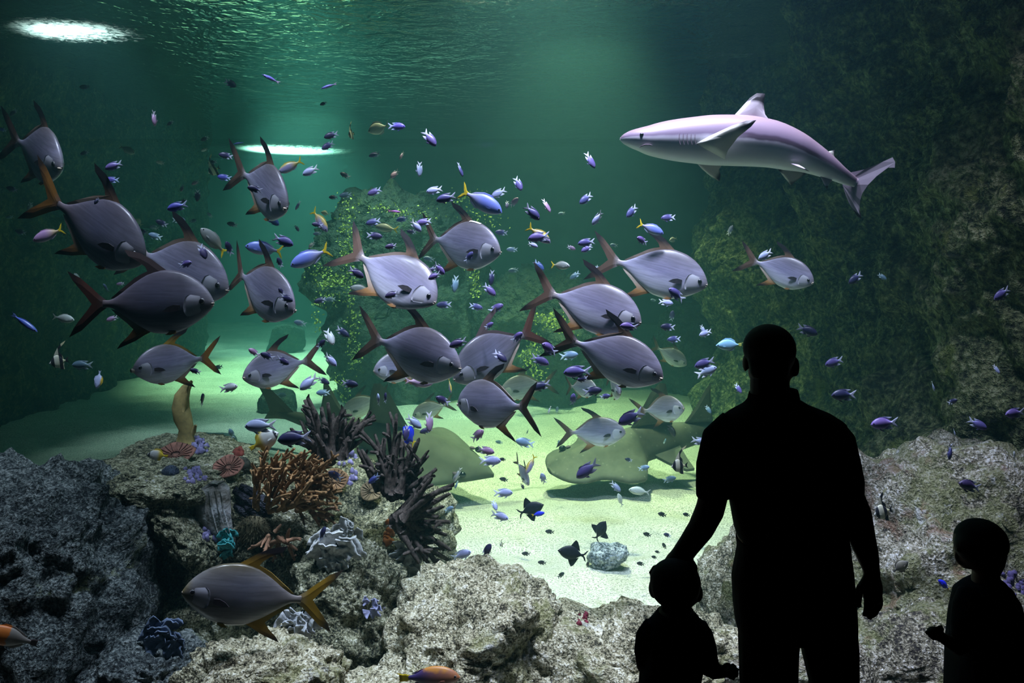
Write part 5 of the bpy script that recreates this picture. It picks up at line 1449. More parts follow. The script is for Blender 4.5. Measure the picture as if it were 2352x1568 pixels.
def make_ray(root, mat, L, seed, pointed=False):
    """bowmouth ray along +x (snout at 0), z up, metres"""
    wid = [(0, 0.02), (0.015, 0.07), (0.05, 0.115), (0.10, 0.135), (0.15, 0.135), (0.19, 0.150), (0.25, 0.205), (0.31, 0.215), (0.36, 0.150), (0.41, 0.085), (0.52, 0.072), (0.70, 0.045), (0.88, 0.022), (1.0, 0.010)]
    if pointed:
        wid = [(0, 0.004), (0.02, 0.022), (0.06, 0.055), (0.12, 0.100), (0.19, 0.150), (0.26, 0.190), (0.31, 0.200), (0.36, 0.150), (0.41, 0.085), (0.52, 0.072), (0.70, 0.045), (0.88, 0.022), (1.0, 0.010)]
    hi = [(0, 0.01), (0.05, 0.030), (0.12, 0.055), (0.20, 0.080), (0.30, 0.105), (0.42, 0.110), (0.55, 0.090), (0.75, 0.052), (0.9, 0.03), (1.0, 0.015)]
    lo = [(0, -0.008), (0.1, -0.018), (0.3, -0.026), (0.5, -0.030), (0.8, -0.024), (1.0, -0.010)]
    xs = np.concatenate([np.linspace(0, 0.06, 8), np.linspace(0.08, 1, 46)])
    W, H, B = hermite(xs, wid), hermite(xs, hi), hermite(xs, lo)
    rg = []
    for x, w, h, b_ in zip(xs, W, H, B):
        r = []
        for k in range(28):
            t = 2 * math.pi * k / 28
            c, s = math.cos(t), math.sin(t)
            y = w * math.copysign(abs(c) ** 0.75, c)
            core = math.exp(-(y / 0.075) ** 2)
            edge = 0.012
            z = (edge + (h - edge) * (0.18 + 0.82 * core)) * max(s, 0) ** 0.8 if s >= 0 else b_ * abs(s)
            r.append((x * L, y * L, z * L))
        rg.append(r)
    vv, ff = loft(rg)
    add('body', mesh_from('ray_body', vv, ff), mat, root)

    def vfin(name, outline, y=0.0, thick=0.008):
        dense = []
        for i in range(len(outline)):
            a_, c_ = outline[i], outline[(i + 1) % len(outline)]
            dense += [a_, ((a_[0] + c_[0]) / 2, (a_[1] + c_[1]) / 2)]
        m = len(dense)
        cx, cz = sum(p[0] for p in dense) / m, sum(p[1] for p in dense) / m
        V = [(p[0] * L, y * L, p[1] * L) for p in dense]
        for s in (1, -1):
            V += [((cx + (p[0] - cx) * 0.7) * L, (y + s * thick) * L, (cz + (p[1] - cz) * 0.7) * L) for p in dense]
        Fc = [tuple(range(m, 2 * m)), tuple(reversed(range(2 * m, 3 * m)))]
        for i in range(m):
            j = (i + 1) % m
            Fc += [(i, j, m + j, m + i), (j, i, 2 * m + i, 2 * m + j)]
        add(name, mesh_from('ray_' + name, V, Fc, False), mat, root)

    vfin('dorsal_fin', [(0.36, 0.095), (0.41, 0.17), (0.46, 0.25), (0.50, 0.285), (0.53, 0.275), (0.545, 0.22), (0.55, 0.15), (0.575, 0.085)])
    vfin('dorsal_fin', [(0.63, 0.068), (0.685, 0.13), (0.735, 0.21), (0.76, 0.23), (0.765, 0.15), (0.785, 0.045)])
    vfin('tail_fin', [(0.90, 0.02), (0.96, 0.07), (1.05, 0.135), (1.10, 0.145), (1.05, 0.06), (1.03, 0.0), (1.06, -0.05), (1.0, -0.03), (0.93, -0.015)])
    for s in (1, -1):       # pelvic fins, spread and drooping
        V, m = [], 0
        outl = [(0.42, 0.05), (0.47, 0.13), (0.52, 0.185), (0.555, 0.19), (0.56, 0.13), (0.575, 0.05)]
        m = len(outl)
        for dz in (0.006, -0.006):
            V += [(x * L, s * y * L, (0.012 + dz - 0.25 * (y - 0.05)) * L) for x, y in outl]
        Fc = [tuple(range(m)), tuple(reversed(range(m, 2 * m)))] + [(i, m + i, m + (i + 1) % m, (i + 1) % m) for i in range(m)]
        add('pelvic_fin', mesh_from('ray_pelvic', V, Fc, False), mat, root)
        vv, ff = ellipsoid((0.10 * L, s * 0.085 * L, 0.034 * L), (0.016 * L, 0.012 * L, 0.012 * L), 10, 6)
        add('eye', mesh_from('ray_eye', vv, ff), M_EYE, root)
        vv, ff = ellipsoid((0.128 * L, s * 0.088 * L, 0.032 * L), (0.012 * L, 0.008 * L, 0.006 * L), 10, 6)
        add('spiracle', mesh_from('ray_spiracle', vv, ff), M_SLIT, root)


def put_ray(label, nose, dirxy, zrot_tilt, mat, L, roll, seed):
    root = empty('guitarfish_ray')
    X = Vector(dirxy).normalized()
    Z = Vector((0, 0, 1)) - X * X.z
    Z.normalize()
    Z = Matrix.Rotation(math.radians(roll), 3, X) @ Z
    Yv = Z.cross(X)
    root.matrix_world = Matrix.Translation(nose) @ Matrix((X, Yv, Z)).transposed().to_4x4()
    make_ray(root, mat, L, seed, seed == 2)
    tag(root, label, 'ray', 'guitarfish rays resting over the sand')
    return root


put_ray('white-spotted guitarfish ray facing left, two dorsal fins up, over the bright sand', P(1262, 1082, 7.4), (1.0, 0.42, 0.12), 0, mray, 2.35, 14, 1)
put_ray('plain olive guitarfish ray facing right behind the dark staghorn coral', P(1134, 1092, 7.2), (-1.0, 0.30, 0.20), 0, mray2, 2.3, -20, 2)

# flat stingray half in the shade on the far left sand
sr = empty('stingray', P(470, 992, 9.2))
sr.location.z = SAND + 0.06
rg = []
for x in np.linspace(0, 1, 24):
    w = 0.46 * math.sin(math.pi * min(1, x * 1.02) ** 0.8) ** 0.9 + 0.004
    h = 0.10 * math.sin(math.pi * x) ** 0.7 + 0.004
    rg.append([((0.45 - 0.9 * x), w * math.cos(2 * math.pi * k / 20), h * math.exp(-(w * math.cos(2 * math.pi * k / 20) / 0.22) ** 2) * max(0, math.sin(2 * math.pi * k / 20)) + 0.012 * math.sin(2 * math.pi * k / 20)) for k in range(20)])
vv, ff = loft(rg)
M_STING = plain('stingray_grey', (0.06, 0.08, 0.08), 0.8, 0.2, 6)
add('disc', mesh_from('stingray_disc', vv, ff), M_STING, sr)
vv, ff = tube([(-0.42, 0, 0.02), (-0.8, 0.02, 0.02), (-1.2, 0.06, 0.015), (-1.5, 0.12, 0.01)], [0.03, 0.018, 0.011, 0.004], 8)
add('tail', mesh_from('stingray_tail', vv, ff), M_STING, sr)
for s in (1, -1):
    vv, ff = ellipsoid((0.22, s * 0.07, 0.085), (0.025, 0.018, 0.02), 8, 6)
    add('eye', mesh_from('stingray_eye', vv, ff), M_EYE, sr)
sr.rotation_euler = (0, 0, math.radians(160))
tag(sr, 'dark flat stingray resting on the far left sand behind the yellow sponge', 'ray')


# ================================================================== people in front of the window
def cloth(name, col):
    m, nt, b = new_mat(name)
    co = objcoord(nt)
    w = noise_tex(nt, 220, 2, 0.6, co)
    nt.links.new(ramp(nt, w, [(0.3, tuple(c * 0.7 for c in col)), (0.7, col)]), b.inputs['Base Color'])
    b.inputs['Roughness'].default_value = 0.95
    b.inputs['Specular IOR Level'].default_value = 0.08
    return m


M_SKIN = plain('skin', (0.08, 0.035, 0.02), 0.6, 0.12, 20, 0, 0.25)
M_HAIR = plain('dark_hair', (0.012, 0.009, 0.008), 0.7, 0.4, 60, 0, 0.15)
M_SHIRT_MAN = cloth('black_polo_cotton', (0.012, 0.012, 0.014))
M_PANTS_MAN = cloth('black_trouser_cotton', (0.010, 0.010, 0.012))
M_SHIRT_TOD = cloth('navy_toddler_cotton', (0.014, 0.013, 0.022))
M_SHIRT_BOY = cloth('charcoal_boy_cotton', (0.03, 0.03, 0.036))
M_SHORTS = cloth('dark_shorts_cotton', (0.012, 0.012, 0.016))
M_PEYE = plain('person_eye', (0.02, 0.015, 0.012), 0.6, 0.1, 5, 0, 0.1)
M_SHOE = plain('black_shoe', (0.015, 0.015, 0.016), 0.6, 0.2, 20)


def remeshed(name, parts, voxel, mat, parent, smooth_it=2):
    """fuse closed shells into one continuous skin"""
    v, f = merge(parts)
    me = mesh_from(name + '_raw', v, f)
    o = bpy.data.objects.new(name + '_raw', me)
    COL.objects.link(o)
    md = o.modifiers.new('fuse', 'REMESH')
    md.mode = 'VOXEL'
    md.voxel_size = voxel
    md.use_smooth_shade = True
    if smooth_it:
        sm = o.modifiers.new('soften', 'SMOOTH')
        sm.factor = 0.5
        sm.iterations = smooth_it
    dg = bpy.context.evaluated_depsgraph_get()
    me2 = bpy.data.meshes.new_from_object(o.evaluated_get(dg))
    me2.name = name
    bpy.data.objects.remove(o)
    bpy.data.meshes.remove(me)
    me2.materials.clear()
    me2.polygons.foreach_set('use_smooth', [True] * len(me2.polygons))
    return add(name, me2, mat, parent)


class Figure:
    """a person laid out in pixels at depth Yp: x px, y px, metres behind that depth"""

    def __init__(self, label, Yp, cx):
        self.Y = Yp
        self.k = Yp / F
        self.o = empty('person', (P(cx, 1000, Yp).x, Yp, 0))
        self.org = Vector(self.o.location)
        tag(self.o, label, 'person')

    def p(self, x, y, d=0.0):
        return P(x, y, self.Y + d) - self.org

    def limb(self, pts, seg=14):
        """pts: (x, y, d, radius px[, depth radius px])"""
        return tube([self.p(q[0], q[1], q[2]) for q in pts], [(q[3] * self.k, (q[4] if len(q) > 4 else q[3]) * self.k) for q in pts], seg)

    def ball(self, x, y, d, rx, ry, rz):
        return ellipsoid(self.p(x, y, d), (rx * self.k, ry * self.k, rz * self.k), 18, 14)

    def slabs(self, rows, seg=28):
        """trunk through rows (y px, x left, x right, d centre, depth half m)"""
        rings = []
        for (y, xl, xr, d, hd) in rows:
            c = self.p((xl + xr) / 2, y, d)
            w = (xr - xl) / 2 * self.k
            rings.append([(c.x + w * math.copysign(abs(math.cos(t)) ** 0.8, math.cos(t)), c.y + hd * math.copysign(abs(math.sin(t)) ** 0.8, math.sin(t)), c.z) for t in np.linspace(0, 2 * math.pi, seg, endpoint=False)])
        return loft(rings)


FLOOR_ROW = lambda Yp: HZ + EYE * F / Yp      # row where the floor lies under a person at depth Yp

# ------------------------------------------------------------------ the adult
MY = 2.45
man = Figure('adult man in black polo shirt standing, one hand on the toddler head', MY, 1815)
fr = FLOOR_ROW(MY)
body = [man.ball(1768, 806, 0.0, 56, 70, 61), man.ball(1768, 850, 0.03, 49, 58, 50), man.ball(1767, 868, 0.07, 34, 34, 34),
        man.ball(1826, 842, 0.01, 9, 16, 24), man.ball(1712, 834, 0.01, 6, 16, 20), man.limb([(1768, 842, 0.09, 7), (1768, 856, 0.115, 9), (1768, 862, 0.10, 8)], 8),
        man.limb([(1768, 870, 0.0, 44, 46), (1768, 905, -0.01, 44, 46), (1772, 945, -0.01, 52, 48)]),
        man.slabs([(930, 1718, 1842, 0, 0.07), (960, 1668, 1918, 0, 0.10), (1060, 1662, 1928, 0, 0.12), (1180, 1688, 1930, 0, 0.11), (1260, 1700, 1938, 0, 0.11), (1330, 1696, 1944, 0, 0.12), (1420, 1720, 1930, 0, 0.11)]),
        # left arm down to the toddler's head
        man.limb([(1672, 985, 0, 34), (1648, 1060, 0, 33), (1638, 1140, 0.0, 33), (1630, 1172, 0.01, 33), (1609, 1215, 0.02, 30), (1582, 1252, 0.03, 26), (1563, 1278, 0.03, 24), (1548, 1296, 0.02, 25)]),
        man.ball(1543, 1305, 0.01, 34, 22, 22),
        # right arm hanging
        man.limb([(1915, 990, 0, 34), (1935, 1060, 0, 33), (1950, 1135, 0, 33), (1967, 1180, 0, 34), (1978, 1230, 0, 31), (1991, 1270, 0, 26), (2001, 1308, 0, 19), (2003, 1330, 0, 20, 13)]),
        man.limb([(2001, 1322, 0, 21, 12), (2003, 1350, 0, 26, 13), (2005, 1380, 0, 22, 12)]),
        # legs
        man.limb([(1766, 1390, 0, 58, 70), (1766, 1560, 0, 54, 64), (1766, 1690, 0, 44, 48), (1764, 1770, 0.0, 38, 42), (1762, 1860, -0.01, 40, 44), (1762, 1980, 0, 27, 30), (1762, fr - 40, 0, 24, 28)]),
        man.limb([(1890, 1390, 0, 58, 70), (1912, 1560, 0, 48, 64), (1904, 1690, 0, 44, 48), (1906, 1770, 0.0, 38, 42), (1908, 1860, -0.01, 40, 44), (1908, 1980, 0, 27, 30), (1908, fr - 40, 0, 24, 28)])]
# fingers: left hand spread over the toddler's crown
for pts in ([(1525, 1301, 0.0, 9), (1505, 1306, 0.0, 10), (1499, 1316, 0.0, 9.5), (1500, 1326, 0.0, 7)], [(1530, 1310, -0.03, 9), (1516, 1324, -0.05, 8.5), (1510, 1340, -0.06, 7)],
            [(1545, 1314, -0.035, 9), (1540, 1332, -0.065, 8.5), (1537, 1350, -0.075, 7)], [(1560, 1310, -0.03, 9), (1566, 1326, -0.06, 8.5), (1568, 1342, -0.07, 7)],
            [(1570, 1296, 0.0, 10), (1586, 1293, 0.0, 9), (1597, 1297, 0.0, 7)]):
    body.append(man.limb(pts, 8))
# right hand: thumb forward, four fingers half curled
body.append(man.limb([(1987, 1334, -0.01, 10), (1975, 1352, -0.02, 10), (1970, 1374, -0.02, 9), (1971, 1395, -0.015, 6.5)], 8))
for i, (x, yend) in enumerate(((1992, 1418), (2002, 1424), (2012, 1418), (2019, 1406))):
    d = -0.012 + 0.010 * i
    body.append(man.limb([(x + 1, 1368, d, 8.5), (x + 1, 1392, d, 8.5), (x - 3, yend - 10, d - 0.006, 8), (x - 7, yend - 4, d - 0.014, 6.5)], 8))
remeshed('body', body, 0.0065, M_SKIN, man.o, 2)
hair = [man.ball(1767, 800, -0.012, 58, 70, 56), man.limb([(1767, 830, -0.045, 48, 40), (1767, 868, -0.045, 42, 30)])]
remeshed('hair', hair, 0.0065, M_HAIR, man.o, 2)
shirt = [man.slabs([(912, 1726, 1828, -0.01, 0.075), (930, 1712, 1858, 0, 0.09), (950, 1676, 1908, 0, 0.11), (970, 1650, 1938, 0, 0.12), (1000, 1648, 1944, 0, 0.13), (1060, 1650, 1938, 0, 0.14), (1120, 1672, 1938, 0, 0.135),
                    (1170, 1682, 1938, 0, 0.13), (1215, 1690, 1940, 0, 0.13), (1234, 1697, 1942, 0, 0.135), (1242, 1697, 1942, 0, 0.13)]),
         man.limb([(1690, 975, 0, 40), (1655, 1010, 0, 44), (1641, 1070, 0, 42), (1637, 1115, 0.0, 39), (1637, 1143, 0.0, 38)]),
         man.limb([(1900, 985, 0, 38), (1925, 1015, 0, 40), (1938, 1065, 0, 38), (1946, 1105, 0, 38), (1948, 1136, 0, 36)])]
remeshed('polo_shirt', shirt, 0.0065, M_SHIRT_MAN, man.o, 2)
collar = []
for (x0, y0, x1, y1) in ((1722, 916, 1828, 905),):
    rg = []
    for (yy, w, dd) in ((900, 46, 0.058), (898, 54, 0.072), (916, 58, 0.080), (926, 58, 0.082), (924, 50, 0.070)):
        c = man.p(1776, yy, -0.008)
        rg.append([(c.x + w * man.k * math.cos(t), c.y + dd * math.sin(t), c.z + 0.006 * math.cos(t)) for t in np.linspace(0, 2 * math.pi, 24, endpoint=False)])
    vv, ff = loft(rg, False)
    collar.append((vv, ff))
vv, ff = collar[0]
add('collar', mesh_from('collar', vv, ff), M_SHIRT_MAN, man.o)
pants = [man.slabs([(1236, 1694, 1943, 0, 0.135), (1262, 1698, 1945, 0, 0.135), (1300, 1691, 1950, 0, 0.14), (1330, 1685, 1953, 0, 0.14), (1390, 1688, 1958, 0, 0.14), (1430, 1692, 1961, 0, 0.13), (1448, 1696, 1962, 0, 0.11)]),
         man.limb([(1765, 1410, 0, 68, 84), (1765, 1480, 0, 67, 80), (1765, 1568, 0, 64, 74), (1766, 1700, 0, 56, 62), (1764, 1850, 0, 52, 56), (1763, fr - 28, 0, 46, 50)]),
         man.limb([(1896, 1410, 0, 64, 84), (1904, 1480, 0, 63, 80), (1914, 1568, 0, 53, 72), (1911, 1700, 0, 52, 60), (1910, 1850, 0, 50, 56), (1909, fr - 28, 0, 46, 50)])]
remeshed('trousers', pants, 0.0075, M_PANTS_MAN, man.o, 1)
for x in (1762, 1909):
    remeshed('shoe', [man.ball(x, fr - 24, 0.04, 34, 105, 22), man.ball(x, fr - 38, -0.03, 30, 55, 34)], 0.008, M_SHOE, man.o, 1)
for x in (1750, 1786):
    vv, ff = man.ball(x, 838, 0.085, 7, 7, 6)
    add('eye', mesh_from('person_eye', vv, ff), M_PEYE, man.o)
vv, ff = man.limb([(1756, 882, 0.112, 2.5), (1768, 884, 0.118, 3.5), (1780, 882, 0.112, 2.5)], 6)
add('mouth', mesh_from('person_mouth', vv, ff), plain('lips', (0.25, 0.09, 0.07), 0.5), man.o)

# ------------------------------------------------------------------ the toddler
TY = 2.43
tod = Figure('toddler in a navy shirt with one hand held out, adult hand on the head', TY, 1545)
fr = FLOOR_ROW(TY)
body = [tod.ball(1552, 1335, 0.0, 57, 62, 50), tod.ball(1552, 1360, 0.015, 54, 52, 34), tod.ball(1500, 1350, 0.0, 9, 14, 20), tod.ball(1604, 1362, 0.0, 9, 14, 20),
        tod.ball(1552, 1380, 0.05, 30, 26, 20), tod.ball(1552, 1362, 0.105, 7, 8, 7),
        tod.limb([(1555, 1370, 0, 36, 36), (1556, 1398, 0, 28, 30), (1556, 1425, 0, 34, 32)]),
        tod.slabs([(1412, 1520, 1592, 0, 0.05), (1440, 1490, 1616, 0, 0.075), (1500, 1492, 1612, 0, 0.085), (1580, 1490, 1606, 0, 0.09), (1660, 1486, 1612, 0, 0.095), (1720, 1495, 1605, 0, 0.085)]),
        tod.limb([(1495, 1450, 0, 24), (1480, 1490, 0.02, 24), (1482, 1525, 0.06, 22), (1500, 1548, 0.11, 19), (1516, 1552, 0.15, 17)]),
        tod.ball(1522, 1550, 0.17, 16, 20, 14),
        tod.limb([(1612, 1450, 0, 24), (1624, 1490, 0, 23), (1628, 1525, 0, 22), (1640, 1539, 0.01, 20), (1655, 1541, 0.02, 15), (1668, 1541, 0.02, 13)]),
        tod.ball(1672, 1541, 0.02, 18, 14, 13),
        tod.limb([(1520, 1700, 0, 40), (1518, 1820, 0, 31), (1518, 1900, 0, 26), (1518, 2000, 0, 24), (1518, fr - 30, 0, 18)]),
        tod.limb([(1582, 1700, 0, 40), (1584, 1820, 0, 31), (1584, 1900, 0, 26), (1584, 2000, 0, 24), (1584, fr - 30, 0, 18)])]
for pts in ([(1676, 1531, 0.02, 6.5), (1684, 1528, 0.02, 6), (1690, 1530, 0.02, 5)], [(1682, 1537, 0.02, 6.5), (1690, 1537, 0.02, 6), (1697, 1540, 0.02, 5)],
            [(1682, 1545, 0.02, 6.5), (1690, 1548, 0.02, 6), (1696, 1551, 0.02, 5)], [(1674, 1552, 0.02, 6), (1682, 1556, 0.02, 5.5), (1687, 1559, 0.02, 4.5)],
            [(1664, 1530, 0.0, 6), (1670, 1525, -0.02, 5.5), (1678, 1526, -0.03, 4.5)],
            [(1515, 1552, 0.18, 6), (1520, 1556, 0.20, 5), (1522, 1558, 0.215, 4)], [(1522, 1552, 0.185, 6), (1527, 1556, 0.205, 5), (1529, 1558, 0.22, 4)],
            [(1529, 1550, 0.185, 6), (1534, 1554, 0.205, 5), (1536, 1556, 0.22, 4)], [(1534, 1546, 0.18, 5.5), (1540, 1549, 0.20, 5), (1542, 1551, 0.21, 4)],
            [(1514, 1540, 0.18, 5.5), (1517, 1535, 0.20, 5), (1521, 1533, 0.21, 4)]):
    body.append(tod.limb(pts, 8))
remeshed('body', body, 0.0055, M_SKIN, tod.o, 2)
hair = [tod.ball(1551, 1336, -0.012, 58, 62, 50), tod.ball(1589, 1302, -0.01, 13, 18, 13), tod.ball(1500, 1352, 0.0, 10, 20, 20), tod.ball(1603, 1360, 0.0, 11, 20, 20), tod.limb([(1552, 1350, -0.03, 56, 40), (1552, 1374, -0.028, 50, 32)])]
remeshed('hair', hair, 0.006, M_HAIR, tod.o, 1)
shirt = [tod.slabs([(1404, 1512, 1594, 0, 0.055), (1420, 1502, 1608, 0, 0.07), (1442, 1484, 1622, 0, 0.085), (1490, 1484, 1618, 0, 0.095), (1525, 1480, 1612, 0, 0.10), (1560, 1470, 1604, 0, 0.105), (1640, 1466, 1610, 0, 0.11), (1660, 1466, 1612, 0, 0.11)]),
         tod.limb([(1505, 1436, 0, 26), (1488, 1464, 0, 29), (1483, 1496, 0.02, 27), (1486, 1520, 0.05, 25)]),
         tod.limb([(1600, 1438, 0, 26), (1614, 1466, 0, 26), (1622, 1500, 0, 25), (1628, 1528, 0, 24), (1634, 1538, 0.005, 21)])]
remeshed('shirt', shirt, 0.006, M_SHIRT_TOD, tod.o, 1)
rg = []
for (yy, w, dd) in ((1400, 33, 0.043), (1398, 38, 0.050), (1410, 42, 0.056), (1412, 36, 0.048)):
    c = tod.p(1554, yy, 0)
    rg.append([(c.x + w * tod.k * math.cos(t), c.y + dd * math.sin(t), c.z) for t in np.linspace(0, 2 * math.pi, 20, endpoint=False)])
vv, ff = loft(rg, False)
add('collar', mesh_from('toddler_collar', vv, ff), plain('cream_collar', (0.40, 0.30, 0.18), 0.8), tod.o)
remeshed('shorts', [tod.slabs([(1650, 1474, 1606, 0, 0.11), (1720, 1472, 1612, 0, 0.115), (1760, 1476, 1610, 0, 0.10)]), tod.limb([(1516, 1720, 0, 44), (1514, 1860, 0, 40)]), tod.limb([(1586, 1720, 0, 44), (1588, 1860, 0, 40)])], 0.008, M_SHORTS, tod.o, 1)
for x in (1518, 1584):
    remeshed('shoe', [tod.ball(x, fr - 18, 0.02, 26, 62, 16), tod.ball(x, fr - 26, -0.02, 22, 36, 22)], 0.007, M_SHOE, tod.o, 1)
for x in (1534, 1570):
    vv, ff = tod.ball(x, 1346, 0.075, 7, 6, 6)
    add('eye', mesh_from('person_eye', vv, ff), M_PEYE, tod.o)

# ------------------------------------------------------------------ the boy in profile
BY = 2.45
boy = Figure('boy in charcoal shirt seen in left profile, one forearm raised, at the right edge', BY, 2265)
fr = FLOOR_ROW(BY)
body = [boy.ball(2250, 1246, 0, 55, 56, 53), boy.ball(2228, 1270, 0.0, 32, 44, 30), boy.ball(2220, 1290, 0.01, 18, 26, 14), boy.ball(2215, 1295, 0.01, 10, 14, 9), boy.limb([(2203, 1262, 0, 9), (2197, 1279, 0, 6), (2202, 1284, 0, 8)], 8),
        boy.ball(2205, 1290, 0, 7, 14, 6), boy.ball(2300, 1268, -0.03, 9, 8, 17),
        boy.limb([(2266, 1285, 0, 40, 38), (2264, 1315, 0, 28, 30), (2266, 1350, 0, 34, 34)]),
        boy.slabs([(1340, 2236, 2302, 0, 0.05), (1362, 2210, 2320, 0, 0.085), (1420, 2202, 2330, 0, 0.10), (1500, 2198, 2330, 0, 0.10), (1600, 2196, 2332, 0, 0.10), (1680, 2200, 2330, 0, 0.10)]),
        # near arm, elbow bent, hand in front
        boy.limb([(2222, 1385, -0.06, 26), (2214, 1430, -0.08, 25), (2214, 1475, -0.08, 23), (2200, 1484, -0.08, 20), (2180, 1474, -0.08, 14), (2164, 1464, -0.08, 11)]),
        boy.limb([(2168, 1466, -0.08, 11, 8), (2156, 1458, -0.08, 14, 9), (2146, 1450, -0.08, 14, 9)]),
        boy.limb([(2310, 1385, 0.05, 24), (2322, 1450, 0.06, 23), (2318, 1520, 0.08, 20), (2300, 1560, 0.12, 16), (2290, 1575, 0.15, 14)]),
        boy.ball(2286, 1582, 0.17, 14, 20, 16),
        boy.limb([(2240, 1680, 0, 44), (2238, 1800, 0, 34), (2238, 1890, 0, 28), (2238, 2000, 0, 26), (2238, fr - 30, 0, 19)]),
        boy.limb([(2294, 1680, 0.02, 44), (2296, 1800, 0.02, 34), (2296, 1890, 0.02, 28), (2296, 2000, 0.02, 26), (2296, fr - 30, 0.02, 19)])]
for pts in ([(2148, 1445, -0.085, 6.5), (2138, 1443, -0.085, 6), (2130, 1448, -0.085, 5)], [(2146, 1450, -0.095, 6.5), (2134, 1450, -0.095, 6), (2125, 1455, -0.095, 5)],
            [(2148, 1457, -0.085, 6.5), (2138, 1458, -0.085, 6), (2130, 1460, -0.085, 5)], [(2150, 1462, -0.075, 6), (2142, 1465, -0.075, 5.5), (2136, 1464, -0.075, 4.5)],
            [(2160, 1452, -0.09, 7), (2162, 1442, -0.092, 6.5), (2158, 1436, -0.092, 5.5)],
            [(2282, 1592, 0.18, 6), (2280, 1602, 0.19, 5.5), (2282, 1610, 0.195, 4.5)], [(2288, 1594, 0.18, 6), (2287, 1604, 0.19, 5.5), (2288, 1612, 0.195, 4.5)],
            [(2294, 1592, 0.175, 6), (2294, 1602, 0.185, 5.5), (2294, 1610, 0.19, 4.5)], [(2299, 1588, 0.17, 5.5), (2301, 1597, 0.18, 5), (2300, 1604, 0.185, 4)], [(2276, 1580, 0.16, 6), (2270, 1588, 0.165, 5), (2270, 1596, 0.17, 4)]):
    body.append(boy.limb(pts, 8))
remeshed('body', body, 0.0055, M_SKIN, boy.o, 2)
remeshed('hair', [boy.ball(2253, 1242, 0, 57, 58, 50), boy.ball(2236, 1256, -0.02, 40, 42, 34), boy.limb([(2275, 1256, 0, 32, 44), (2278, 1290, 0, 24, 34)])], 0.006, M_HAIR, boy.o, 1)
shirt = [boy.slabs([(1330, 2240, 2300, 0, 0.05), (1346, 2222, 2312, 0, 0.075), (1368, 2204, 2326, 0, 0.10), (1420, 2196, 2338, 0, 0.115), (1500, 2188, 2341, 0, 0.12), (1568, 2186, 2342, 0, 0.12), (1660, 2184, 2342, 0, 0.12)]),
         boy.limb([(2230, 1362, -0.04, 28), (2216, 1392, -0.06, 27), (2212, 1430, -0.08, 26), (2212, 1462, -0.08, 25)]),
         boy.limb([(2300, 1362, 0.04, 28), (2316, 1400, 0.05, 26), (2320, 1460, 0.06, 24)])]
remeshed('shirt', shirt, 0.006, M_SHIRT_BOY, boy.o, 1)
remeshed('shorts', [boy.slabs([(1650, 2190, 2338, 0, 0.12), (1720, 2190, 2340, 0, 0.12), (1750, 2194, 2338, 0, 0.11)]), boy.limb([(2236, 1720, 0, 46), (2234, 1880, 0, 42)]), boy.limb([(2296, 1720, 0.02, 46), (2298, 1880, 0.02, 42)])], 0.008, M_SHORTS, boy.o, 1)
for x, d in ((2226, 0), (2284, 0.02)):
    remeshed('shoe', [boy.ball(x, fr - 18, d, 62, 30, 16), boy.ball(x + 14, fr - 28, d, 34, 26, 22)], 0.007, M_SHOE, boy.o, 1)
for d in (-0.03, 0.03):
    vv, ff = boy.ball(2203, 1262, d, 6, 7, 6)
    add('eye', mesh_from('person_eye', vv, ff), M_PEYE, boy.o)


# ================================================================== corals and reef growth
rng = random.Random(5)
M_STAG_DK = plain('dark_staghorn_skin', (0.055, 0.043, 0.036), 0.85, 0.6, 60, 0, 0.1)
M_STAG_TAN = plain('tan_staghorn_skin', (0.30, 0.17, 0.075), 0.85, 0.35, 40, 0, 0.1)
M_STAG_PINK = plain('pinkish_staghorn_skin', (0.28, 0.15, 0.09), 0.85, 0.35, 40, 0, 0.1)


def branch(root, a, c, r0, r1, mat, sag=0.0, nubs=2):
    """one tapering, slightly crooked branch from a to c with short side nubs"""
    a, c = Vector(a), Vector(c)
    L = (c - a).length
    n = 6
    side = Vector((rng.uniform(-1, 1), rng.uniform(-1, 1), rng.uniform(-1, 1))) * L * 0.05
    pts, rr = [], []
    for i in range(n):
        t = i / (n - 1)
        p = a.lerp(c, t) + side * math.sin(math.pi * t * 1.3) + Vector((0, 0, sag * L * math.sin(math.pi * t)))
        pts.append(p)
        rr.append((r0 + (r1 - r0) * t) * rng.uniform(0.80, 1.2))
    pts.append(c + (pts[-1] - pts[-2]).normalized() * r1 * 0.9)
    rr.append(r1 * 0.35)
    parts = [tube(pts, rr, 7)]
    for k in range(nubs):
        t = rng.uniform(0.3, 0.85)
        p = a.lerp(c, t) + side * math.sin(math.pi * t * 1.3)
        q = (c - a).normalized() * 0.6 + Vector((rng.uniform(-1, 1), rng.uniform(-1, 1), rng.uniform(-0.6, 1)))
        q.normalize()
        e = p + q * L * rng.uniform(0.14, 0.26)
        parts.append(tube([p, p.lerp(e, 0.5), e, e + q * r1 * 0.5], [r1 * 1.15, r1 * 1.05, r1 * 0.85, r1 * 0.25], 6))
    v, f = merge(parts)
    o = bpy.data.objects.new('branch', mesh_from('coral_branch', v, f))
    o.data.materials.append(mat)
    link(o, root)


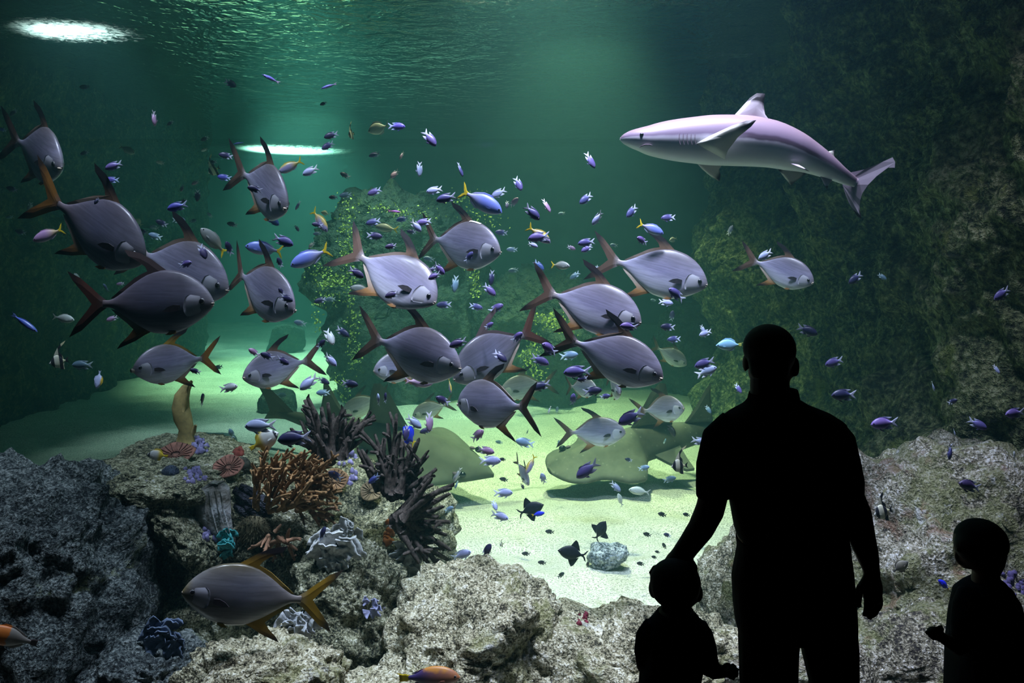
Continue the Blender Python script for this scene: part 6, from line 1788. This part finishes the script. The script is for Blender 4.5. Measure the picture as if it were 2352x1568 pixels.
def staghorn(name, label, base_px, tips, Yb, r0, r1, mat, group, spread=0.12, nubs=2, basespread=14):
    b0 = P(base_px[0], base_px[1], Yb)
    root = empty(name, b0)
    tag(root, label, 'coral', group)
    tips = list(tips)
    tips += [(x * 0.8 + base_px[0] * 0.2 + rng.gauss(0, 16), y * 0.8 + base_px[1] * 0.2 + rng.gauss(0, 16)) for x, y in tips] if spread == 0.10 else []
    for (tx, ty) in tips:
        bx = base_px[0] + rng.uniform(-basespread, basespread) + 0.25 * (tx - base_px[0])
        by = base_px[1] + rng.uniform(-basespread, basespread) * 0.7 + 0.15 * (ty - base_px[1])
        a = P(bx, by, Yb + rng.uniform(-0.05, 0.06)) - b0
        c = P(tx, ty, Yb + rng.uniform(-spread, spread)) - b0
        branch(root, a, c, r0, r1, mat, rng.uniform(-0.02, 0.06), nubs)
    return root


staghorn('staghorn_coral', 'upright dark staghorn coral with one tall spike above the tan coral', (765, 1065), [(711, 908), (738, 940), (690, 968), (783, 932), (768, 950), (788, 958), (742, 985), (850, 946), (822, 962), (856, 952), (668, 985), (806, 1000), (725, 1000)],
         4.55, 0.027, 0.009, M_STAG_DK, 'staghorn corals', 0.10, 4)
staghorn('staghorn_coral', 'dense dark staghorn thicket in front of the left ray', (905, 1150), [(838, 982), (862, 1000), (893, 975), (912, 952), (880, 1010), (928, 1010), (944, 1022), (962, 1008), (984, 1036), (905, 1030), (872, 1050), (850, 1075), (952, 1055), (968, 1075), (935, 1080), (890, 1080), (822, 1030), (1000, 1080)],
         4.5, 0.027, 0.0095, M_STAG_DK, 'staghorn corals', 0.10, 4)
staghorn('staghorn_coral', 'dark staghorn fan reaching right over the bright sand', (900, 1195), [(1040, 1110), (1028, 1134), (1018, 1165), (1030, 1200), (992, 1098), (1000, 1150), (1034, 1262), (1012, 1300), (1024, 1285), (995, 1240), (985, 1215), (1005, 1185), (975, 1270), (960, 1165), (1022, 1228), (950, 1240)],
         4.45, 0.027, 0.010, M_STAG_DK, 'staghorn corals', 0.10, 4)
b0 = P(645, 1150, 4.38)
root = empty('staghorn_coral', b0)
tag(root, 'bushy tan staghorn coral in the middle of the reef mound', 'coral', 'staghorn corals')
for k in range(86):
    bx, by = 585 + 150 * rng.random(), 1070 + 105 * rng.random()
    if bx > 690 and by < 1080:
        by += 30
    lean = (bx - 600) / 140.0
    ang = math.radians(rng.gauss(78 - 68 * lean, 24))
    ln = rng.uniform(34, 74)
    yb = 4.40 + rng.uniform(-0.08, 0.05) - 0.0011 * (by - 1070)
    branch(root, P(bx, by, yb + 0.04) - b0, P(bx + ln * math.cos(ang), by - ln * math.sin(ang), yb - rng.uniform(0.02, 0.13)) - b0, 0.0135, 0.0062, M_STAG_TAN, rng.uniform(-0.02, 0.06), 3)
staghorn('staghorn_coral', 'small pinkish staghorn coral below the mossy ball', (640, 1236), [(572, 1262), (590, 1284), (606, 1272), (626, 1288), (650, 1276), (682, 1262), (690, 1236), (664, 1214), (645, 1205), (612, 1250), (676, 1286), (600, 1255)],
         4.22, 0.012, 0.006, M_STAG_PINK, 'staghorn corals', 0.07, 2, 16)
staghorn('staghorn_coral', 'low brown staghorn tips along the right flank of the tan coral', (705, 1175), [(760, 1150), (772, 1165), (768, 1182), (752, 1198), (735, 1208), (742, 1140), (726, 1190), (770, 1200), (700, 1205), (718, 1150)],
         4.40, 0.012, 0.006, M_STAG_PINK, 'staghorn corals', 0.08, 2, 18)


# ---- cup corals: shallow ridged bowls
def cup(label, px, py, r_px, mat, tilt=0.5):
    p, n = surf(px, py)
    r = r_px * p.y / F
    root = empty('cup_coral', p + Vector((0, -0.03, 0.25 * r)))
    tag(root, label, 'coral', 'cup corals')
    prof = [(0.28, -0.42), (0.62, -0.24), (1.0, 0.02), (1.02, 0.08), (0.90, 0.12), (0.55, 0.02), (0.28, -0.04)]
    rings = []
    for (a, z) in prof:
        rings.append([(a * r * (1 + 0.05 * math.sin(5 * t) + 0.02 * math.sin(24 * t)) * math.cos(t), a * r * 0.9 * (1 + 0.05 * math.cos(3 * t)) * math.sin(t), z * r + 0.03 * r * math.sin(4 * t) * a) for t in np.linspace(0, 2 * math.pi, 40, endpoint=False)])
    v, f = loft(rings)
    add('bowl', mesh_from('cup_bowl', v, f), mat, root)
    parts = []
    for k in range(18):
        t = 2 * math.pi * k / 18
        parts.append(tube([(0.25 * r * math.cos(t), 0.23 * r * math.sin(t), 0.0), (0.6 * r * math.cos(t), 0.54 * r * math.sin(t), 0.07 * r), (0.9 * r * math.cos(t), 0.8 * r * math.sin(t), 0.14 * r)], [0.03 * r, 0.04 * r, 0.03 * r], 5))
    v, f = merge(parts)
    o = add('septa', mesh_from('cup_septa', v, f), mat, root)
    o['kind'] = 'stuff'
    root.rotation_euler = (tilt, 0, rng.uniform(-0.2, 0.2))


M_CUP = plain('cup_coral_brick', (0.20, 0.085, 0.06), 0.85, 0.35, 30)
M_CUP2 = plain('cup_coral_ochre', (0.20, 0.11, 0.055), 0.85, 0.35, 30)
cup('brick-red cup coral on top of the ledge beside the grey butterflyfish', 408, 1050, 42, M_CUP, 0.42)
cup('brick-red cup coral on the ledge above the clam shell', 528, 1078, 36, M_CUP, 0.62)
cup('ochre cup coral right of the tan staghorn coral', 771, 1108, 32, M_CUP2, 0.8)
cup('olive cup coral among the dark staghorn branches', 856, 1130, 27, plain('cup_coral_olive', (0.18, 0.13, 0.07), 0.85, 0.35, 30), 0.9)


# ---- leafy corals: ruffled plates
def leafy(label, px, py, rx, rz, n, mat, group='leafy corals', dy=-0.03, name='leafy_coral'):
    p, nrm = surf(px, py + rz * 0.3)
    Y = p.y + dy
    b0 = P(px, py + rz * 0.35, Y)
    root = empty(name, b0)
    tag(root, label, 'coral', group)
    k = Y / F
    for i in range(n * 2):
        ang = math.pi * rng.uniform(-0.15, 1.15)
        L = 0.5 * (abs(math.cos(ang)) * rx + abs(math.sin(ang)) * rz) * k * rng.uniform(0.75, 1.1)
        rad = math.sqrt(rng.random()) * 0.62
        ra = rng.uniform(0, 2 * math.pi)
        base = Vector((rad * rx * k * math.cos(ra), 0.04 * (rad - 0.5), (rad * rz * math.sin(ra) + 0.3 * rz) * k))
        outd = Vector((math.cos(ang), -rng.uniform(0.25, 0.75), math.sin(ang) * 0.95 + 0.05)).normalized()
        across = outd.cross(Vector((rng.uniform(-0.4, 0.4), 1, rng.uniform(-0.4, 0.4)))).normalized()
        nn = outd.cross(across).normalized()
        V = []
        nu, nv = 7, 11
        ph = rng.uniform(0, 6)
        for u in range(nu):
            for w in range(nv):
                s, t = u / (nu - 1), w / (nv - 1) * 2 - 1
                wid = L * (0.18 + 0.62 * s)
                rip = 0.10 * L * s * s * math.sin(ph + t * 5.0) + 0.05 * L * s * math.sin(ph * 2 + t * 13)
                q = outd * (L * (s - 0.18 * s * t * t)) + across * (wid * t) + nn * (rip + 0.22 * L * s * t * t)
                V.append(q + base)
        m = len(V)
        th = 0.05 * L + 0.002
        V += [q + nn * th for q in V]
        fa = grid_faces(nu, nv)
        fb = [tuple(m + j for j in reversed(f)) for f in fa]
        rim = [(0 * nv + j, 0 * nv + j + 1) for j in range(nv - 1)] + [((nu - 1) * nv + j + 1, (nu - 1) * nv + j) for j in range(nv - 1)]
        rim += [((u + 1) * nv, u * nv) for u in range(nu - 1)] + [(u * nv + nv - 1, (u + 1) * nv + nv - 1) for u in range(nu - 1)]
        fr_ = [(b_, a_, m + a_, m + b_) for a_, b_ in rim]
        o = bpy.data.objects.new('plate', mesh_from('coral_plate', V, fa + fb + fr_))
        o.data.materials.append(mat)
        link(o, root)
    return root


M_LEAFW = plain('bleached_plate', (0.58, 0.58, 0.56), 0.85, 0.35, 35)
M_LEAFG = plain('grey_plate', (0.36, 0.37, 0.38), 0.85, 0.35, 35)
M_LEAFB = plain('slate_blue_plate', (0.13, 0.17, 0.25), 0.85, 0.3, 30)
leafy('large bleached white leafy coral right of the foreground pompano back', 768, 1268, 62, 72, 12, M_LEAFW)
leafy('grey-white leafy coral below the dark staghorn fan', 940, 1288, 48, 52, 9, M_LEAFG)
leafy('small white leafy coral half hidden by the foreground pompano tail', 682, 1432, 58, 36, 9, M_LEAFG)
leafy('slate-blue leafy coral on the dark lower left rock', 386, 1468, 62, 62, 11, M_LEAFB, dy=-0.06)
leafy('upper white lobe coral above the large bleached one', 790, 1222, 40, 34, 7, M_LEAFW)
leafy('turquoise ruffled clam mantle under the grey shell', 524, 1252, 24, 44, 9, plain('turquoise_mantle', (0.06, 0.34, 0.34), 0.6, 0.35, 40), None, name='ruffled_clam')
leafy('pale lilac leafy tuft in the cleft between the two front rocks', 852, 1395, 26, 30, 5, plain('lilac_plate', (0.30, 0.30, 0.46), 0.8, 0.3, 30))


# ---- lilac coral knobs
def knobs(label, px, py, rx, rz, n, mat, name, cat='coral', size=5.5, group=None):
    p, nrm = surf(px, py)
    root = empty(name, p)
    tag(root, label, cat, group)
    k = p.y / F
    for i in range(n):
        qx, qy = px + rng.uniform(-rx, rx), py + rng.uniform(-rz, rz)
        w, _ = surf(qx, qy, p.y)
        if abs(w.y - p.y) > 0.25:
            w = P(qx, qy, p.y)
        s = size * k * rng.uniform(0.7, 1.4)
        v, f = ellipsoid(w - p, (s, s * 0.9, s * rng.uniform(0.8, 1.7)), 8, 6)
        v = [(a_ + rng.gauss(0, 0.16) * s, b_ + rng.gauss(0, 0.16) * s, c_ + rng.gauss(0, 0.16) * s) for a_, b_, c_ in v]
        o = bpy.data.objects.new('knob', mesh_from('coral_knob', v, f))
        o.data.materials.append(mat)
        link(o, root)


M_LILAC = plain('lilac_crust', (0.22, 0.19, 0.36), 0.8, 0.3, 40)
knobs('lilac knobbly coral behind the ledge cup coral, at the foot of the yellow sponge', 457, 1022, 20, 16, 22, M_LILAC, 'lilac_coral', group='lilac corals')
knobs('lilac knobbly coral on the ledge slope between the cup corals', 448, 1092, 26, 16, 20, M_LILAC, 'lilac_coral', group='lilac corals')
knobs('lilac knobbly coral beside the turquoise clam', 480, 1225, 18, 12, 16, M_LILAC, 'lilac_coral', group='lilac corals')
knobs('lilac knobbly coral between ochre cup coral and dark thicket', 800, 1075, 22, 40, 26, M_LILAC, 'lilac_coral', group='lilac corals')
knobs('small dark red knobbly sponge on the skyline left of the tan coral', 548, 1040, 10, 10, 10, plain('dark_red_sponge', (0.16, 0.03, 0.02), 0.8), 'red_sponge', 'sponge', 6)
knobs('rusty orange sponge low among the dark staghorn branches', 893, 1222, 8, 24, 12, plain('rust_sponge', (0.32, 0.10, 0.03), 0.8), 'orange_sponge', 'sponge', 7)
knobs('crimson sponge spot on the long pale rock', 1338, 1420, 10, 14, 14, plain('crimson_sponge_skin', (0.16, 0.02, 0.035), 0.9), 'crimson_sponge', 'sponge', 4)
knobs('dark purple knobbly coral right of the boy in profile', 2325, 1345, 24, 28, 20, plain('purple_crust', (0.08, 0.06, 0.16), 0.8), 'purple_coral', 'coral', 6)


# ---- bristly balls
def bristle(label, px, py, r_px, mat, nsp, name, cat, spike):
    p, n_ = surf(px, py)
    r = r_px * p.y / F
    root = empty(name, p)
    tag(root, label, cat)
    v, f = ellipsoid((0, 0, 0), (r, r * 0.8, r * 0.95), 22, 16)
    add('ball', mesh_from('bristle_ball', v, f), mat, root)
    V, Fc = [], []
    for i in range(nsp):
        d = Vector((rng.gauss(0, 1), -abs(rng.gauss(0, 1)) if rng.random() < 0.75 else rng.gauss(0, 1), rng.gauss(0, 1))).normalized()
        a = Vector((d.x * r, d.y * r * 0.8, d.z * r * 0.95))
        e = a + d * r * spike * rng.uniform(0.6, 1.3) - Vector((0, 0, r * spike * 0.3))
        s = d.cross(Vector((0.3, 0.5, 0.8))).normalized() * r * 0.03
        q = d.cross(s).normalized() * r * 0.03
        k = len(V)
        V += [a + s, a - s * 0.5 + q, a - s * 0.5 - q, e]
        Fc += [(k, k + 1, k + 3), (k + 1, k + 2, k + 3), (k + 2, k, k + 3)]
    o = add('bristles', mesh_from('bristle_hairs', V, Fc, False), mat, root)
    o['kind'] = 'stuff'


bristle('round mossy brown coral ball beside the turquoise clam', 586, 1216, 38, plain('moss_brown', (0.10, 0.085, 0.045), 0.9, 0.4, 40), 500, 'mossy_ball', 'coral', 0.22)
bristle('small dark blue bristly sponge ball on the ledge', 392, 1086, 19, plain('dark_blue_fuzz', (0.035, 0.045, 0.07), 0.9, 0.4, 40), 300, 'bristle_sponge', 'sponge', 0.18)
bristle('brown algae tuft behind the ledge cup coral', 556, 1068, 20, plain('brown_fuzz', (0.07, 0.065, 0.05), 0.9, 0.4, 40), 200, 'algae_tuft', 'algae', 0.15)

# ---- grey shell and dark fold
p, n_ = surf(498, 1180)
root = empty('clam_shell', p)
tag(root, 'smooth grey-brown shell hanging under the arched ledge', 'shell')
k = p.y / F
M_SHELL = rock_mat('shell_grey', [(0.10, 0.09, 0.07), (0.22, 0.21, 0.19), (0.36, 0.36, 0.36)], 14, 3, [((0.20, 0.10, 0.06), 9, 0.62)], 0.25, 0.5)
rings = []
for (y, xl, xr, d) in ((1108, 480, 512, 0.01), (1118, 466, 528, -0.03), (1145, 456, 534, -0.06), (1180, 458, 536, -0.07), (1205, 470, 540, -0.06), (1228, 500, 546, -0.05), (1250, 512, 548, -0.03), (1262, 522, 542, 0.0)):
    c = P((xl + xr) / 2, y, p.y) - p
    w = (xr - xl) / 2 * k
    rings.append([(c.x + w * math.cos(t), d * 0.6 + 0.04 * math.sin(t) - 0.012 * math.cos(3 * t + y * 0.03), c.z) for t in np.linspace(0, 2 * math.pi, 28, endpoint=False)])
v, f = loft(rings)
add('shell_body', mesh_from('shell_body', v, f), M_SHELL, root)
for (x0, x1) in ((492, 520), (505, 528), (478, 500)):
    v, f = tube([P(x0, 1128, p.y - 0.085) - p, P((x0 + x1) / 2 - 3, 1170, p.y - 0.10) - p, P(x1, 1222, p.y - 0.085) - p], [0.002, 0.006, 0.002], 6)
    add('shell_rib', mesh_from('shell_rib', v, f), M_SHELL, root)

p, n_ = surf(588, 1155)
root = empty('dark_sponge', p)
tag(root, 'dark wrinkled slate sponge between the grey shell and the tan coral', 'sponge')
k = p.y / F
M_SLATE = rock_mat('wrinkled_slate', [(0.008, 0.008, 0.012), (0.03, 0.03, 0.04), (0.08, 0.08, 0.10)], 30, 5, (), 0.8, 0.8)
for i, (x0, y0, x1, y1, r) in enumerate(((538, 1125, 640, 1190, 13), (545, 1142, 632, 1205, 13), (552, 1116, 650, 1170, 11), (540, 1160, 600, 1195, 12), (560, 1130, 655, 1185, 12))):
    a, c = P(x0, y0, p.y - 0.03), P(x1, y1, p.y - 0.02)
    v, f = tube([a - p, a.lerp(c, 0.35) - p + Vector((0, -0.02, 0.012)), a.lerp(c, 0.7) - p + Vector((0, -0.02, -0.006)), c - p], [r * k * 0.6, r * k, r * k, r * k * 0.5], 10)
    add('fold', mesh_from('sponge_fold', v, f), M_SLATE, root)

# ---- tall yellow sponge on the ledge
sy = 5.06
b0 = P(428, 1020, sy)
root = empty('column_sponge', b0)
tag(root, 'tall curved yellow-brown column sponge standing on the reef edge', 'sponge')
M_SPONGE = plain('yellow_sponge', (0.34, 0.25, 0.09), 0.8, 0.3, 18)
k = sy / F
v, f = tube([P(x, y, sy) - b0 for x, y in ((428, 1046), (427, 1005), (428, 985), (420, 960), (415, 935), (418, 910), (428, 890), (437, 880), (441, 874))], [(a * k, a * 0.8 * k) for a in (24, 19, 17, 21, 20, 17, 11, 6, 2.5)], 14)
add('column', mesh_from('sponge_column', v, f), M_SPONGE, root)
v, f = tube([P(x, y, sy - 0.03) - b0 for x, y in ((420, 948), (423, 930), (428, 905), (434, 884))], [0.010, 0.016, 0.012, 0.003], 8)
add('ridge', mesh_from('sponge_ridge', v, f), M_SPONGE, root)
v, f = tube([P(x, y, sy) - b0 for x, y in ((432, 1000), (444, 988), (450, 976))], [0.03, 0.022, 0.008], 8)
add('side_lobe', mesh_from('sponge_lobe', v, f), M_SPONGE, root)
v, f = tube([P(x, y, sy) - b0 for x, y in ((424, 1005), (414, 1010), (406, 1022))], [0.03, 0.026, 0.012], 8)
add('side_lobe', mesh_from('sponge_lobe', v, f), M_SPONGE, root)


# ---- algae draped on the rock stacks: thousands of small leaflets nobody could count
def algae(label, strands, Y, n, mat, spread):
    V, Fc = [], []
    for (x0, y0, x1, y1, wpx, cnt) in strands:
        for i in range(cnt):
            t = rng.random()
            x = x0 + (x1 - x0) * t + rng.gauss(0, wpx)
            y = y0 + (y1 - y0) * t + rng.gauss(0, 6)
            p = P(x, y, Y + rng.uniform(-spread, spread))
            s = rng.uniform(0.010, 0.028)
            a = Vector((rng.gauss(0, 1), rng.gauss(0, 1), rng.gauss(0, 1))).normalized() * s
            b_ = a.cross(Vector((rng.gauss(0, 1), rng.gauss(0, 1), rng.gauss(0, 1)))).normalized() * s * 0.6
            c = a.cross(b_).normalized() * s * 0.2
            k = len(V)
            V += [p - a, p + b_ + c, p + a, p - b_ + c]
            Fc += [(k, k + 1, k + 2), (k, k + 2, k + 3)]
    o = add('draped_algae', mesh_from('algae_leaflets', V, Fc, False), mat)
    tag(o, label, 'algae', None, 'stuff')


M_ALGA = plain('yellow_green_algae', (0.42, 0.46, 0.10), 0.8, 0.4, 20)
algae('yellow-green algae draped over the tall hazy rock stack', [(790, 455, 805, 600, 12, 260), (800, 560, 815, 850, 10, 330), (735, 610, 760, 700, 16, 240), (760, 650, 790, 640, 14, 120), (1070, 440, 1110, 520, 22, 160),
                                                                 (850, 470, 1000, 500, 34, 120), (1090, 580, 1095, 680, 8, 130), (780, 860, 800, 960, 14, 120), (725, 690, 730, 760, 6, 60)], 11.0, 1, M_ALGA, 0.10)
algae('yellow-green algae on the lower hazy rock stack', [(1235, 730, 1325, 735, 16, 190), (1225, 760, 1230, 880, 12, 220), (1260, 740, 1300, 760, 16, 150), (1210, 800, 1215, 850, 8, 80)], 10.9, 1, M_ALGA, 0.10)
